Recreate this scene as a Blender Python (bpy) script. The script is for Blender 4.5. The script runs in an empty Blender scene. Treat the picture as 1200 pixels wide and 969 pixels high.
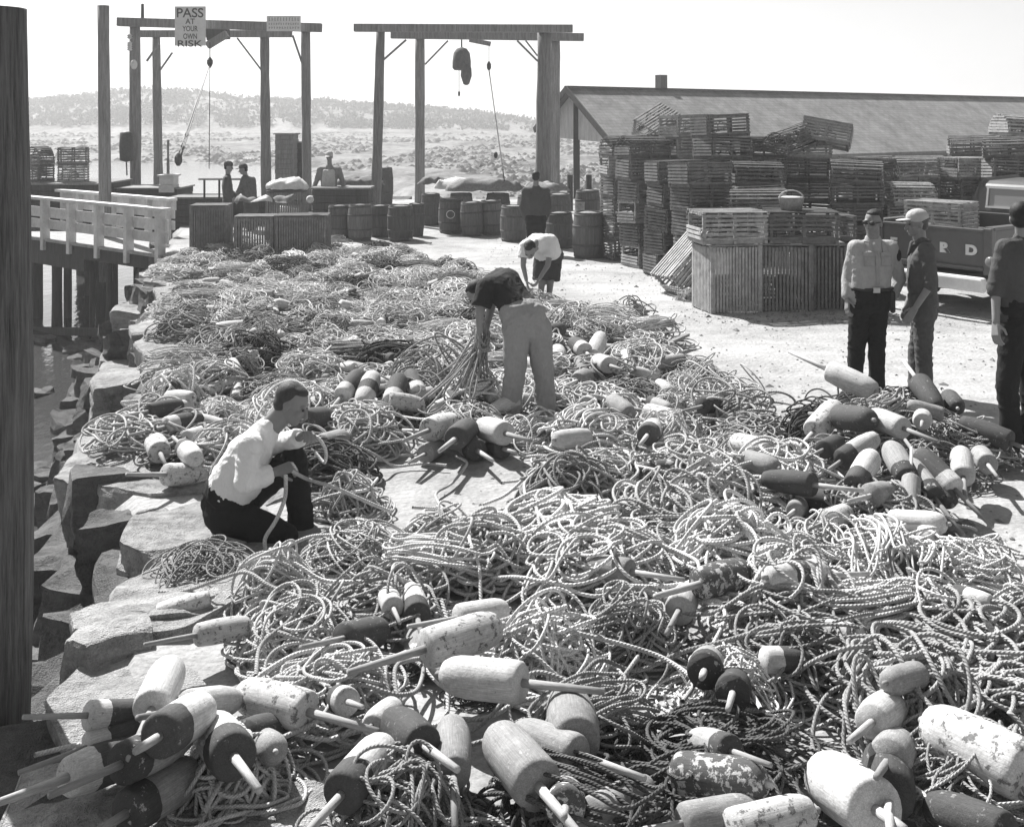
import bpy, bmesh, math, random
import numpy as np
from mathutils import Vector, Matrix, noise as mnoise
random.seed(7); np.random.seed(7)
R = math.radians
scene = bpy.context.scene
col = scene.collection
F, H, HOR = 1300.0, 2.55, 140.0        # focal length (px of a 1200 px wide frame), eye height, horizon row

def G(px, py, z=0.0):                  # point of the level z seen at a pixel
    Y = F * (H - z) / (py - HOR)
    return Vector(((px - 600) / F * Y, Y, z))
def W(px, py, Y):                      # point at distance Y seen at a pixel
    return Vector(((px - 600) / F * Y, Y, H - (py - HOR) / F * Y))
def PX(p):
    return (600 + F * p[0] / p[1], HOR + F * (H - p[2]) / p[1])

# ------------------------------------------------------------------ materials (a grey world)
MATS = {}
def nt(name):
    m = bpy.data.materials.new(name); m.use_nodes = True
    n = m.node_tree.nodes; l = m.node_tree.links
    return m, n, l, n['Principled BSDF']
def mathn(n, l, op, a, b=None, c=None):
    m = n.new('ShaderNodeMath'); m.operation = op
    for i, v in enumerate((a, b, c)):
        if v is None: continue
        if isinstance(v, (int, float)): m.inputs[i].default_value = v
        else: l.new(v, m.inputs[i])
    return m.outputs[0]
def remap(n, l, v, a, b, c, d):
    m = n.new('ShaderNodeMapRange'); m.inputs[1].default_value = a; m.inputs[2].default_value = b
    m.inputs[3].default_value = c; m.inputs[4].default_value = d
    l.new(v, m.inputs[0]); return m.outputs[0]
def noise_n(n, l, co, scale, detail=4, rough=.6, w=None):
    t = n.new('ShaderNodeTexNoise'); t.inputs['Scale'].default_value = scale
    t.inputs['Detail'].default_value = detail; t.inputs['Roughness'].default_value = rough
    if w is not None:
        t.noise_dimensions = '4D'; l.new(w, t.inputs['W'])
    l.new(co, t.inputs['Vector']); return t.outputs['Fac']
def coords(n, l, stretch=(1, 1, 1), kind='Object'):
    tc = n.new('ShaderNodeTexCoord'); mp = n.new('ShaderNodeMapping')
    mp.inputs['Scale'].default_value = stretch
    l.new(tc.outputs[kind], mp.inputs['Vector']); return mp.outputs[0]
def rand(n):
    return n.new('ShaderNodeObjectInfo').outputs['Random']
def setcol(n, l, b, v):
    c = n.new('ShaderNodeCombineColor')
    for i in range(3): l.new(v, c.inputs[i])
    l.new(c.outputs[0], b.inputs['Base Color'])
def bump(n, l, b, h, strength=.5, dist=.01):
    k = n.new('ShaderNodeBump'); k.inputs['Strength'].default_value = strength; k.inputs['Distance'].default_value = dist
    l.new(h, k.inputs['Height']); l.new(k.outputs[0], b.inputs['Normal'])
def mat(name, v, var=.35, scale=6, rough=.85, bmp=.4, stretch=(1, 1, 1), rnd=.25, fine=5, dist=.01, spec=.3):
    if name in MATS: return MATS[name]
    m, n, l, b = nt(name)
    co = coords(n, l, stretch); r = rand(n)
    w = mathn(n, l, 'MULTIPLY', r, 37.0)
    a = noise_n(n, l, co, scale, 5, .65, w); f = noise_n(n, l, co, scale * fine, 3, .7, w)
    s = mathn(n, l, 'ADD', mathn(n, l, 'MULTIPLY', a, .65), mathn(n, l, 'MULTIPLY', f, .35))
    val = remap(n, l, s, .32, .68, v * (1 - var), v * (1 + var))
    k = remap(n, l, r, 0, 1, 1 - rnd, 1 + rnd)
    setcol(n, l, b, mathn(n, l, 'MULTIPLY', val, k))
    b.inputs['Roughness'].default_value = rough
    b.inputs['Specular IOR Level'].default_value = spec
    bump(n, l, b, s, bmp, dist)
    MATS[name] = m; return m
def rope_mat(name, v, rnd=.2):
    m, n, l, b = nt(name)
    uv = n.new('ShaderNodeTexCoord').outputs['UV']
    sp = n.new('ShaderNodeSeparateXYZ'); l.new(uv, sp.inputs[0])
    ph = mathn(n, l, 'ADD', mathn(n, l, 'MULTIPLY', sp.outputs[0], 2 * math.pi * 60), mathn(n, l, 'MULTIPLY', sp.outputs[1], 2 * math.pi * 3))
    st = mathn(n, l, 'SINE', ph)
    co = coords(n, l); r = rand(n); w = mathn(n, l, 'MULTIPLY', r, 31.0)
    a = noise_n(n, l, co, 5, 4, .6, w); f = noise_n(n, l, co, 160, 2, .7)
    val = remap(n, l, a, .3, .7, v * .55, v * 1.28)
    val = mathn(n, l, 'MULTIPLY', val, remap(n, l, st, -1, 1, .86, 1.05))
    val = mathn(n, l, 'MULTIPLY', val, remap(n, l, f, .3, .7, .72, 1.18))
    setcol(n, l, b, mathn(n, l, 'MULTIPLY', val, remap(n, l, r, 0, 1, 1 - rnd, 1 + rnd)))
    b.inputs['Roughness'].default_value = .95; b.inputs['Specular IOR Level'].default_value = .1
    bump(n, l, b, mathn(n, l, 'ADD', st, mathn(n, l, 'MULTIPLY', f, 2.0)), .55, .003)
    MATS[name] = m; return m
ROPE = {'pale': rope_mat('pale_rope', .60), 'grey': rope_mat('grey_rope', .34), 'dark': rope_mat('dark_rope', .11)}

def buoy_mat(name, nose, body, butt, t_nose, t_butt, chips=.25, chipcol=None):
    """paint bands along the buoy's own z axis (nose at +.5 of length, butt at -.5)"""
    m, n, l, b = nt(name)
    tc = n.new('ShaderNodeTexCoord'); sp = n.new('ShaderNodeSeparateXYZ'); l.new(tc.outputs['Generated'], sp.inputs[0])
    r = rand(n); w = mathn(n, l, 'MULTIPLY', r, 53.0)
    co = tc.outputs['Object']
    wob = remap(n, l, noise_n(n, l, co, 9, 2, .5, w), .3, .7, -.015, .015)
    z = mathn(n, l, 'ADD', sp.outputs[2], wob)
    up = mathn(n, l, 'GREATER_THAN', z, t_nose); lo = mathn(n, l, 'LESS_THAN', z, t_butt)
    def mix(f, a, c):
        x = n.new('ShaderNodeMix'); x.data_type = 'FLOAT'
        l.new(f, x.inputs[0])
        for i, v in ((2, a), (3, c)):
            if isinstance(v, (int, float)): x.inputs[i].default_value = v
            else: l.new(v, x.inputs[i])
        return x.outputs[0]
    c = mix(lo, mix(up, body, nose), butt)
    ch = noise_n(n, l, co, 11, 6, .7, w)
    mask = remap(n, l, ch, .66 - chips * .35, .68 - chips * .35 + .02, 0, 1)
    c = mix(mask, c, chipcol if chipcol is not None else .30)
    g = noise_n(n, l, co, 26, 5, .65, w)
    c = mathn(n, l, 'MULTIPLY', c, remap(n, l, g, .3, .7, .80, 1.10))
    fs_ = noise_n(n, l, co, 90, 3, .7, w); c = mathn(n, l, 'MULTIPLY', c, remap(n, l, fs_, .3, .7, .88, 1.08))
    bs_ = noise_n(n, l, co, 3.5, 3, .6, w); c = mathn(n, l, 'MULTIPLY', c, remap(n, l, bs_, .35, .7, .82, 1.06))
    streak = coords(n, l, (30, 30, 1.2)); sg = noise_n(n, l, streak, 3, 3, .6, w)
    c = mathn(n, l, 'MULTIPLY', c, remap(n, l, sg, .35, .7, .72, 1.1))
    setcol(n, l, b, mathn(n, l, 'MULTIPLY', c, remap(n, l, r, 0, 1, .85, 1.1)))
    b.inputs['Roughness'].default_value = .8; b.inputs['Specular IOR Level'].default_value = .25
    bump(n, l, b, mathn(n, l, 'ADD', g, mathn(n, l, 'MULTIPLY', mask, -.8)), .45, .006)
    MATS[name] = m; return m
BUOY = {
 'white':   (buoy_mat('white_buoy_paint', .58, .58, .55, 2, -1, .12, .38), 'chalky white'),
 'worn':    (buoy_mat('worn_buoy_paint', .60, .60, .52, 2, -1, .30, .2), 'worn pale'),
 'grey':    (buoy_mat('grey_buoy_paint', .33, .33, .30, 2, -1, .2, .5), 'mid grey'),
 'dark':    (buoy_mat('dark_buoy_paint', .09, .09, .08, 2, -1, .18, .3), 'dark painted'),
 'whitedk': (buoy_mat('dark_ended_buoy_paint', .66, .66, .10, 2, .30, .15, .4), 'white, dark ended'),
 'dkwhite': (buoy_mat('white_ended_buoy_paint', .10, .09, .62, 2, .28, .15, .3), 'dark, white ended'),
 'greydk':  (buoy_mat('grey_dark_ended_buoy_paint', .40, .40, .08, 2, .26, .2, .5), 'grey, dark ended'),
 'nosewh':  (buoy_mat('white_nosed_buoy_paint', .64, .10, .10, .62, -1, .2, .4), 'dark, white nosed'),
 'band':    (buoy_mat('banded_buoy_paint', .62, .10, .60, .62, .34, .15, .4), 'white, dark banded'),
 'mottled': (buoy_mat('mottled_buoy_paint', .58, .58, .58, 2, -1, .62, .10), 'peeling mottled'),
}
wood_grey = mat('weathered_timber', .20, .45, 4, .9, .6, (6, 6, .5), .2)
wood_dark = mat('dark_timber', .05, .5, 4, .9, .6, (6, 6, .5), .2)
wood_pole = mat('old_pole_timber', .20, .55, 5, .9, .8, (5, 5, .35), .15, dist=.02)
lath_m = mat('weathered_lath', .15, .55, 8, .9, .4, (1, 1, 1), .35)
lathp_m = mat('pale_weathered_lath', .31, .5, 8, .9, .4, (1, 1, 1), .3)
white_wood = mat('whitewashed_board', .60, .25, 5, .85, .4, (1, 1, 1), .1)
stave_m = mat('barrel_stave', .10, .5, 5, .85, .6, (7, 7, .4), .35)
hoop_m = mat('rusty_hoop', .08, .4, 14, .7, .3)
stick_m = mat('spindle_wood', .34, .35, 6, .85, .4, (5, 5, .5), .35)
net_m = mat('netting_twine', .17, .4, 20, .9, .3)
skin_m = mat('skin', .21, .12, 9, .55, .15, rnd=.08)
hair_m = mat('dark_hair', .012, .5, 30, .6, .6, (3, 3, 1))
greyhair_m = mat('greying_hair', .05, .5, 30, .6, .6, (3, 3, 1))
shoe_m = mat('shoe_leather', .03, .3, 9, .45, .2)
def cloth(name, v, var=.12): return mat(name, v, var, 9, .9, .75, (1.4, 1.4, .8), rnd=0, fine=4, dist=.022)

# ------------------------------------------------------------------ mesh builder
class MB:
    def __init__(s): s.v = []; s.f = []; s.uv = None
    def add(s, v, f):
        o = len(s.v); s.v.extend([tuple(p) for p in v]); s.f.extend([tuple(i + o for i in q) for q in f]); return s
    def box(s, c, d, M=None):
        x, y, z = d[0] / 2, d[1] / 2, d[2] / 2
        P = [Vector((a, b, e)) for e in (-z, z) for (a, b) in ((-x, -y), (x, -y), (x, y), (-x, y))]
        c = Vector(c)
        P = [(M @ p if M else p) + c for p in P]
        return s.add(P, [(0, 3, 2, 1), (4, 5, 6, 7), (0, 1, 5, 4), (1, 2, 6, 5), (2, 3, 7, 6), (3, 0, 4, 7)])
    def bar(s, p0, p1, w, h, up=Vector((0, 0, 1))):          # a square-cut timber from p0 to p1
        p0, p1 = Vector(p0), Vector(p1); d = p1 - p0; L = d.length; d.normalize()
        if abs(d.dot(up)) > .98: up = Vector((0, 1, 0))
        x = d.cross(up).normalized(); u = x.cross(d)
        return s.box((p0 + p1) / 2, (w, L, h), Matrix((x, d, u)).transposed())
    def lathe(s, prof, n=20, M=None, caps=True):             # prof: (r, z) from bottom to top
        P = []; f = []
        for (r, z) in prof:
            for k in range(n):
                a = 2 * math.pi * k / n; p = Vector((r * math.cos(a), r * math.sin(a), z))
                P.append(M @ p if M else p)
        for i in range(len(prof) - 1):
            for k in range(n):
                k2 = (k + 1) % n; f.append((i * n + k, i * n + k2, (i + 1) * n + k2, (i + 1) * n + k))
        if caps:
            f.append(tuple(reversed(range(n)))); f.append(tuple((len(prof) - 1) * n + k for k in range(n)))
        return s.add(P, f)
    def pole(s, p0, p1, r0, r1, n=12, wob=0, rings=2):
        p0, p1 = Vector(p0), Vector(p1); M = frame(p1 - p0, p0); L = (p1 - p0).length
        prof = []
        for i in range(rings):
            t = i / (rings - 1); prof.append((r0 + (r1 - r0) * t + (random.uniform(-wob, wob) if wob else 0), L * t))
        return s.lathe(prof, n, M)
    def cap(s, p0, p1, r0, r1, n=14):                         # rounded, tapered limb
        p0, p1 = Vector(p0), Vector(p1); d = p1 - p0
        if d.length < 1e-5: d = Vector((0, 0, 1e-5))
        M = frame(d, p0); L = d.length; prof = []
        for i in range(1, 5): a = math.pi / 2 * i / 5 - math.pi / 2 * 0 ; prof.append((r0 * math.sin(a), -r0 * math.cos(a)))
        prof.append((r0, 0)); prof.append((r1, L))
        for i in range(1, 5): a = math.pi / 2 * i / 5; prof.append((r1 * math.cos(a), L + r1 * math.sin(a)))
        return s.lathe(prof, n, M)
    def fr(s, p0, p1, r0, r1, n=16):                          # flat ended tapered limb
        p0, p1 = Vector(p0), Vector(p1); return s.lathe([(r0, 0), (r1, (p1 - p0).length)], n, frame(p1 - p0, p0))
    def ell(s, c, ax, r, n=18):                               # ellipsoid with axes ax (3 vectors) radii r
        c = Vector(c); M = Matrix((ax[0] * r[0], ax[1] * r[1], ax[2] * r[2])).transposed().to_4x4(); M.translation = c
        prof = [(math.sin(math.pi * i / 12), -math.cos(math.pi * i / 12)) for i in range(1, 12)]
        return s.lathe(prof, n, M)
    def tube(s, pts, r, n=6, uv=False, closed=False):
        P = np.asarray(pts, float); N = len(P)
        T = np.gradient(P, axis=0); T /= (np.linalg.norm(T, axis=1)[:, None] + 1e-9)
        seglen = np.r_[0, np.cumsum(np.linalg.norm(np.diff(P, axis=0), axis=1))]
        u = np.cross(T[0], (0, 0, 1.0)); 
        if np.linalg.norm(u) < .1: u = np.cross(T[0], (0, 1.0, 0))
        u /= np.linalg.norm(u); A = 2 * np.pi * np.arange(n) / n; ca, sa = np.cos(A)[:, None], np.sin(A)[:, None]
        V = np.empty((N, n, 3))
        for i in range(N):
            u = u - T[i] * u.dot(T[i]); u /= (np.linalg.norm(u) + 1e-9); w = np.cross(T[i], u)
            V[i] = P[i] + r * (ca * u + sa * w)
        o = len(s.v); s.v.extend(map(tuple, V.reshape(-1, 3)))
        for i in range(N - 1):
            b0 = o + i * n
            for k in range(n):
                k2 = (k + 1) % n; s.f.append((b0 + k, b0 + k2, b0 + n + k2, b0 + n + k))
                if uv:
                    if s.uv is None: s.uv = []
                    a, c = seglen[i], seglen[i + 1]
                    s.uv += [(a, k / n), (a, (k + 1) / n), (c, (k + 1) / n), (c, k / n)]
        if not uv:
            s.f.append(tuple(o + k for k in reversed(range(n)))); s.f.append(tuple(o + (N - 1) * n + k for k in range(n)))
        return s
    def mesh(s, name, m=None, smooth=False):
        me = bpy.data.meshes.new(name); me.from_pydata(s.v, [], s.f)
        if s.uv is not None:
            l = me.uv_layers.new(); l.data.foreach_set('uv', np.array(s.uv, np.float32).ravel())
        if smooth: me.polygons.foreach_set('use_smooth', [True] * len(me.polygons))
        if m: me.materials.append(m)
        me.update(); return me
    def build(s, name, m, parent=None, smooth=False, bevel=0):
        o = link(name, s.mesh(name, m, smooth), parent)
        if bevel:
            b = o.modifiers.new('Bevel', 'BEVEL'); b.width = bevel; b.segments = 2; b.limit_method = 'ANGLE'
        return o
def frame(d, p):
    d = Vector(d).normalized(); up = Vector((0, 0, 1)) if abs(d.z) < .95 else Vector((0, 1, 0))
    x = up.cross(d).normalized(); y = d.cross(x)
    M = Matrix((x, y, d)).transposed().to_4x4(); M.translation = Vector(p); return M
def link(name, data, parent=None):
    o = bpy.data.objects.new(name, data); col.objects.link(o)
    if parent: o.parent = parent
    return o
def tag(o, label=None, cat=None, group=None, kind=None):
    if label: o['label'] = label
    if cat: o['category'] = cat
    if group: o['group'] = group
    if kind: o['kind'] = kind
    return o
def thing(name, label, cat, loc=(0, 0, 0), rz=0, group=None):
    o = link(name, None); o.location = loc; o.rotation_euler = (0, 0, rz); o.empty_display_size = .1
    return tag(o, label, cat, group)
def copy_tree(o, parent=None):
    c = o.copy(); col.objects.link(c)
    if parent: c.parent = parent
    for ch in o.children: copy_tree(ch, c)
    return c
def smoothed(mb, voxel, it=6, fac=.5):
    """union of overlapping limbs as one continuous skin"""
    o = link('tmp', mb.mesh('tmp'))
    r = o.modifiers.new('r', 'REMESH'); r.mode = 'VOXEL'; r.voxel_size = voxel
    s = o.modifiers.new('s', 'SMOOTH'); s.iterations = it; s.factor = fac
    dg = bpy.context.evaluated_depsgraph_get(); dg.update()
    e = o.evaluated_get(dg); me = e.to_mesh()
    nv = len(me.vertices); co = np.empty(nv * 3, np.float32); me.vertices.foreach_get('co', co)
    fs = [tuple(p.vertices) for p in me.polygons]
    nn = np.empty(nv * 3, np.float32); me.vertices.foreach_get('normal', nn)
    e.to_mesh_clear(); dm = o.data; bpy.data.objects.remove(o); bpy.data.meshes.remove(dm)
    return co.reshape(-1, 3), fs, nn.reshape(-1, 3)

# ------------------------------------------------------------------ camera, light, sky
cam = bpy.data.cameras.new('camera'); camo = link('camera', cam)
camo.location = (0, 0, H); camo.rotation_euler = (R(90), 0, 0)
cam.sensor_width = 36; cam.sensor_fit = 'HORIZONTAL'; cam.lens = 36 * F / 1200; cam.shift_y = -(484.5 - HOR) / 1200
cam.clip_end = 20000; cam.clip_start = .05
scene.camera = camo
SUN_EL, SUN_AZ = R(48), R(-36)          # azimuth from +Y towards +X
sd = Vector((math.sin(SUN_AZ) * math.cos(SUN_EL), math.cos(SUN_AZ) * math.cos(SUN_EL), math.sin(SUN_EL)))
sun = bpy.data.lights.new('sun', 'SUN'); suno = link('sun', sun)
sun.energy = 5.0; sun.angle = R(.6); sun.color = (1, .99, .98)
suno.rotation_euler = sd.to_track_quat('Z', 'Y').to_euler()
w = bpy.data.worlds.new('World'); scene.world = w; w.use_nodes = True
wn, wl = w.node_tree.nodes, w.node_tree.links
sky = wn.new('ShaderNodeTexSky'); sky.sky_type = 'NISHITA'; sky.sun_disc = False
sky.sun_elevation = SUN_EL; sky.sun_rotation = SUN_AZ; sky.dust_density = 1.0; sky.air_density = 1.0
bw = wn.new('ShaderNodeRGBToBW'); wl.new(sky.outputs[0], bw.inputs[0])
bg = wn['Background']; bg.inputs[1].default_value = .072
wl.new(bw.outputs[0], bg.inputs[0])
vs = scene.view_settings; vs.view_transform = 'Standard'; vs.look = 'None'; vs.gamma = 1; vs.use_curve_mapping = False
vs.exposure = 1.05
scene.cycles.max_bounces = 8; scene.cycles.volume_bounces = 0; scene.cycles.use_denoising = True

# ------------------------------------------------------------------ setting: yard, quay, water, marsh, hills
def edgeX(Y):                            # the line of the quay's stone edge
    return -1.86 - .289 * (Y - 4.8) + .12 * math.sin(Y * 1.3) + .06 * math.sin(Y * 3.1)
def build_yard():
    m, n, l, b = nt('packed_dirt')
    co = coords(n, l, (1, 1, 1)); a = noise_n(n, l, co, .35, 6, .65); c = noise_n(n, l, co, 3.2, 5, .7); f = noise_n(n, l, co, 40, 3, .7)
    tr = noise_n(n, l, coords(n, l, (.25, 1.6, 1)), .8, 4, .6)
    s = mathn(n, l, 'ADD', mathn(n, l, 'MULTIPLY', a, .35), mathn(n, l, 'ADD', mathn(n, l, 'MULTIPLY', c, .25), mathn(n, l, 'ADD', mathn(n, l, 'MULTIPLY', f, .2), mathn(n, l, 'MULTIPLY', tr, .2))))
    v = remap(n, l, s, .39, .59, .15, .41)
    peb = n.new('ShaderNodeTexVoronoi'); peb.inputs['Scale'].default_value = 22; l.new(co, peb.inputs['Vector'])
    pm = remap(n, l, peb.outputs['Distance'], .05, .16, .62, 1)
    setcol(n, l, b, mathn(n, l, 'MULTIPLY', v, pm)); b.inputs['Roughness'].default_value = .95
    bump(n, l, b, mathn(n, l, 'ADD', s, mathn(n, l, 'MULTIPLY', peb.outputs['Distance'], -.3)), .9, .03)
    ys = list(np.arange(-1, 24, .16)) + list(np.arange(24, 36, .5)) + list(np.arange(36, 90, 3))
    N = 90; V = []; Fc = []
    for Y in ys:
        x0 = edgeX(Y) if Y < 35.2 else 3.2 + (Y - 35) * .7
        for k in range(N + 1):
            t = k / N; x = x0 + (11 * t / .7 if t < .7 else 11 + (t - .7) / .3 * 60)
            z = .03 * mnoise.noise((x * .6, Y * .6, 0)) + .014 * mnoise.noise((x * 3, Y * 3, 2))
            if k == 0: z -= .15
            V.append((x, Y, z))
    for i in range(len(ys) - 1):
        for k in range(N):
            a0 = i * (N + 1) + k; Fc.append((a0, a0 + 1, a0 + N + 2, a0 + N + 1))
    q = len(V)                            # rear and side banks down to the water
    for i, Y in enumerate(ys):
        x0 = V[i * (N + 1)][0]; V.append((x0 - .04, Y, -3.2))
    for i in range(len(ys) - 1):
        Fc.append((i * (N + 1), (i + 1) * (N + 1), q + i + 1, q + i))
    mb = MB(); mb.add(V, Fc); o = mb.build('ground', m, smooth=True); tag(o, kind='structure')
build_yard()

def build_water():
    m, n, l, b = nt('harbour_water')
    co = coords(n, l, (1, .45, 1)); a = noise_n(n, l, co, 1.6, 3, .55); c = noise_n(n, l, co, 7, 2, .5)
    b.inputs['Base Color'].default_value = (.05, .05, .05, 1); b.inputs['Roughness'].default_value = .10
    b.inputs['IOR'].default_value = 1.45; b.inputs['Specular IOR Level'].default_value = .9
    bump(n, l, b, mathn(n, l, 'ADD', a, mathn(n, l, 'MULTIPLY', c, .3)), .35, .06)
    mb = MB(); mb.add([(-1400, -30, -2.2), (1400, -30, -2.2), (1400, 1400, -2.2), (-1400, 1400, -2.2)], [(0, 1, 2, 3)])
    tag(mb.build('water', m), kind='structure')
build_water()

def lerp(tab, x):
    xs = [a for a, _ in tab]; ys = [b for _, b in tab]; return float(np.interp(x, xs, ys))
SHORE = [(-400, 118), (150, 118), (300, 108), (400, 82), (470, 62), (520, 44), (600, 40), (700, 40), (1300, 60)]
RIDGE = [(-500, 118), (0, 124), (40, 121), (80, 119), (120, 113), (165, 109), (230, 112), (280, 120), (340, 121), (420, 126), (500, 131), (560, 136), (600, 141), (640, 149), (700, 156), (1600, 156)]
def build_terrain():
    m, n, l, b = nt('rockweed_flats')
    co = coords(n, l, (.6, .25, 1)); a = noise_n(n, l, co, .22, 7, .72); c = noise_n(n, l, co, 1.6, 5, .7)
    s = mathn(n, l, 'ADD', mathn(n, l, 'MULTIPLY', a, .55), mathn(n, l, 'MULTIPLY', c, .45))
    setcol(n, l, b, remap(n, l, s, .42, .60, .015, .22)); b.inputs['Roughness'].default_value = .9
    bump(n, l, b, s, .6, .2)
    mb = MB(); us = list(np.arange(-480, 1700, 13)); ds = []
    d = 36.0
    while d < 1150: ds.append(d); d *= 1.028
    V = []; Fc = []
    for D in ds:
        for u in us:
            X = (u - 600) / F * D; sh = lerp(SHORE, u) * (1 + .12 * mnoise.noise((u * .013, 3.1, 0)))
            t = (D - sh) / sh
            if t < 0: z = -3.2 + .8 * max(0, 1 + t * 8)
            else:
                z = -2.35 + .45 * min(1, t * 6) + .55 * min(1, max(0, (D - sh) / 220))
                z += (.42 * mnoise.noise((X * .05, D * .035, 7)) + .30 * mnoise.noise((X * .25, D * .12, 0)) + .22 * abs(mnoise.noise((X * .8, D * .4, 5)))) * min(1, t * 5)
            top = H + (HOR - lerp(RIDGE, u)) / F * 380
            k = min(1, max(0, (D - 300) / 70)); k = k * k * (3 - 2 * k)
            if D > 300: z = z * (1 - k) + (top + .9 * mnoise.noise((X * .05, D * .05, 1)) + .5 * mnoise.noise((X * .2, D * .1, 4))) * k
            if D > 520: z -= (D - 520) * .03
            V.append((X, D, z))
    nu = len(us)
    for i in range(len(ds) - 1):
        for k in range(nu - 1): Fc.append((i * nu + k, i * nu + k + 1, (i + 1) * nu + k + 1, (i + 1) * nu + k))
    mb.add(V, Fc); tag(mb.build('terrain', m, smooth=True), kind='structure')
    bed = MB(); bed.add([(-1390, -29, -3.3), (1390, -29, -3.3), (1390, 1390, -3.3), (-1390, 1390, -3.3)], [(0, 1, 2, 3)])
    tag(bed.build('seabed', mat('mud', .06, .4, 1), None), kind='structure')
build_terrain()
def build_rockweed():
    rng = np.random.RandomState(12); sets = {'dark': ([], []), 'pale': ([], [])}
    for k in range(15000):
        u = rng.uniform(-60, 760); D = 42 * (300 / 42) ** rng.rand(); sh = lerp(SHORE, u)
        if D < sh * .97: continue
        X = (u - 600) / F * D
        if mnoise.noise((X * .09, D * .03, 2)) < -.12: continue
        V, Fc = sets['dark' if rng.rand() < .6 else 'pale']; a = rng.uniform(.25, .9) * (D / 90) ** .4; hh = a * rng.uniform(.25, .5); z = -2.35 + .45 * min(1, (D - sh) / sh * 6) + .5 * min(1, max(0, (D - sh) / 220)) + .42 * mnoise.noise((X * .05, D * .035, 7))
        if z < -2.25: continue
        o = len(V); n_ = 6; ph = rng.rand() * 6
        for j in range(n_):
            t = ph + 2 * math.pi * j / n_; rr = a * rng.uniform(.6, 1.1); V.append((X + math.cos(t) * rr, D + math.sin(t) * rr, z - .1))
        V.append((X + rng.uniform(-.2, .2) * a, D, z + hh))
        for j in range(n_): Fc.append((o + j, o + (j + 1) % n_, o + n_))
    for nm, v in (('dark', .05), ('pale', .26)):
        mb = MB(); mb.add(*sets[nm]); tag(mb.build('rockweed' if nm == 'dark' else 'marsh_grass', mat(nm + '_marsh_tuft', v, .5, 1.2, .95, .3)), nm + ' tufts scattered over the tidal flats beyond the wharf', None, None, 'stuff')
build_rockweed()

def build_woods():
    leaf = mat('far_foliage', .06, .5, .4, .9, .3)
    rng = np.random.RandomState(3); V = []; Fc = []
    def clump(c, rx, rz, n, sz):
        for _ in range(n):
            d = rng.normal(size=3); d /= np.linalg.norm(d); rr = rng.rand() ** .4
            p = np.array(c) + d * rr * np.array((rx, rx, rz)); a = rng.normal(size=3); a /= np.linalg.norm(a); b2 = np.cross(a, rng.normal(size=3)); b2 /= np.linalg.norm(b2)
            s = sz * (.5 + rng.rand()); o = len(V)
            V.extend([tuple(p - a * s), tuple(p + b2 * s * .7), tuple(p + a * s), tuple(p - b2 * s * .7)]); Fc.append((o, o + 1, o + 2, o + 3))
    for _ in range(1500):
        u = rng.uniform(-150, 630); D = rng.uniform(318, 430)
        if 640 - u < 60 and rng.rand() < .5: continue
        top = H + (HOR - lerp(RIDGE, u)) / F * 380; k = min(1, (D - 300) / 70)
        r = rng.uniform(1.2, 3.0); c = ((u - 600) / F * D, D, -1.6 * (1 - k) + top * k + r * .15)
        clump(c, r * 1.5, r * .8, int(14 + r * 10), .6)
    for u in np.arange(55, 108, 4):      # the darker wood on the headland
        D = 345 + rng.rand() * 20; k = .75
        clump(((u - 600) / F * D, D, H + (HOR - 124 + rng.uniform(-5, 4)) / F * D), 3.2, 2.2, 110, .6)
    mb = MB(); mb.add(V, Fc); o = mb.build('woods', leaf); tag(o, 'hazy band of bushes and low wood along the far shore', None, None, 'stuff')
    V.clear(); Fc.clear()
    D = 350; c = W(206, 116, D)
    for k in range(9):
        clump((c.x + rng.uniform(-3, 3), c.y + rng.uniform(-3, 3), c.z + rng.uniform(-2.5, 2.0)), 2.6, 2.0, 150, .45)
    t = thing('round_tree', 'dark round topped tree rising above the far ridge behind the sign gantry', 'tree', (c.x, c.y, 0))
    mb = MB(); mb.add([(a - c.x, b - c.y, e) for a, b, e in V], Fc); mb.build('crown', leaf, t)
    MB().pole((0, 0, 4.5), (0, 0, c.z), .5, .2, 8).build('trunk', wood_dark, t)
build_woods()

# ------------------------------------------------------------------ stones of the quay
def stone_mat(name, v):
    m, n, l, b = nt(name)
    co = coords(n, l); r = rand(n); w = mathn(n, l, 'MULTIPLY', r, 41.0)
    a = noise_n(n, l, co, 2.2, 7, .7, w); c = noise_n(n, l, co, 14, 5, .75, w); f = noise_n(n, l, co, 90, 2, .7)
    st = noise_n(n, l, coords(n, l, (1, 3.5, 7)), 2.0, 5, .65, w)
    s = mathn(n, l, 'ADD', mathn(n, l, 'MULTIPLY', a, .4), mathn(n, l, 'ADD', mathn(n, l, 'MULTIPLY', c, .3), mathn(n, l, 'MULTIPLY', st, .3)))
    val = remap(n, l, s, .38, .62, v * .30, v * 1.35)
    val = mathn(n, l, 'MULTIPLY', val, remap(n, l, f, .3, .7, .85, 1.1))
    lich = remap(n, l, noise_n(n, l, co, 5, 6, .75, w), .55, .62, 1, .6); val = mathn(n, l, 'MULTIPLY', val, lich)
    setcol(n, l, b, val); b.inputs['Roughness'].default_value = .9; bump(n, l, b, mathn(n, l, 'ADD', s, mathn(n, l, 'MULTIPLY', f, .25)), 1.0, .09)
    return m
granite = stone_mat('granite', .37); granite_dk = stone_mat('shaded_weedy_granite', .13)  # darker copy: the wall's shade is put into its colour, rubble is weedy
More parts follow.
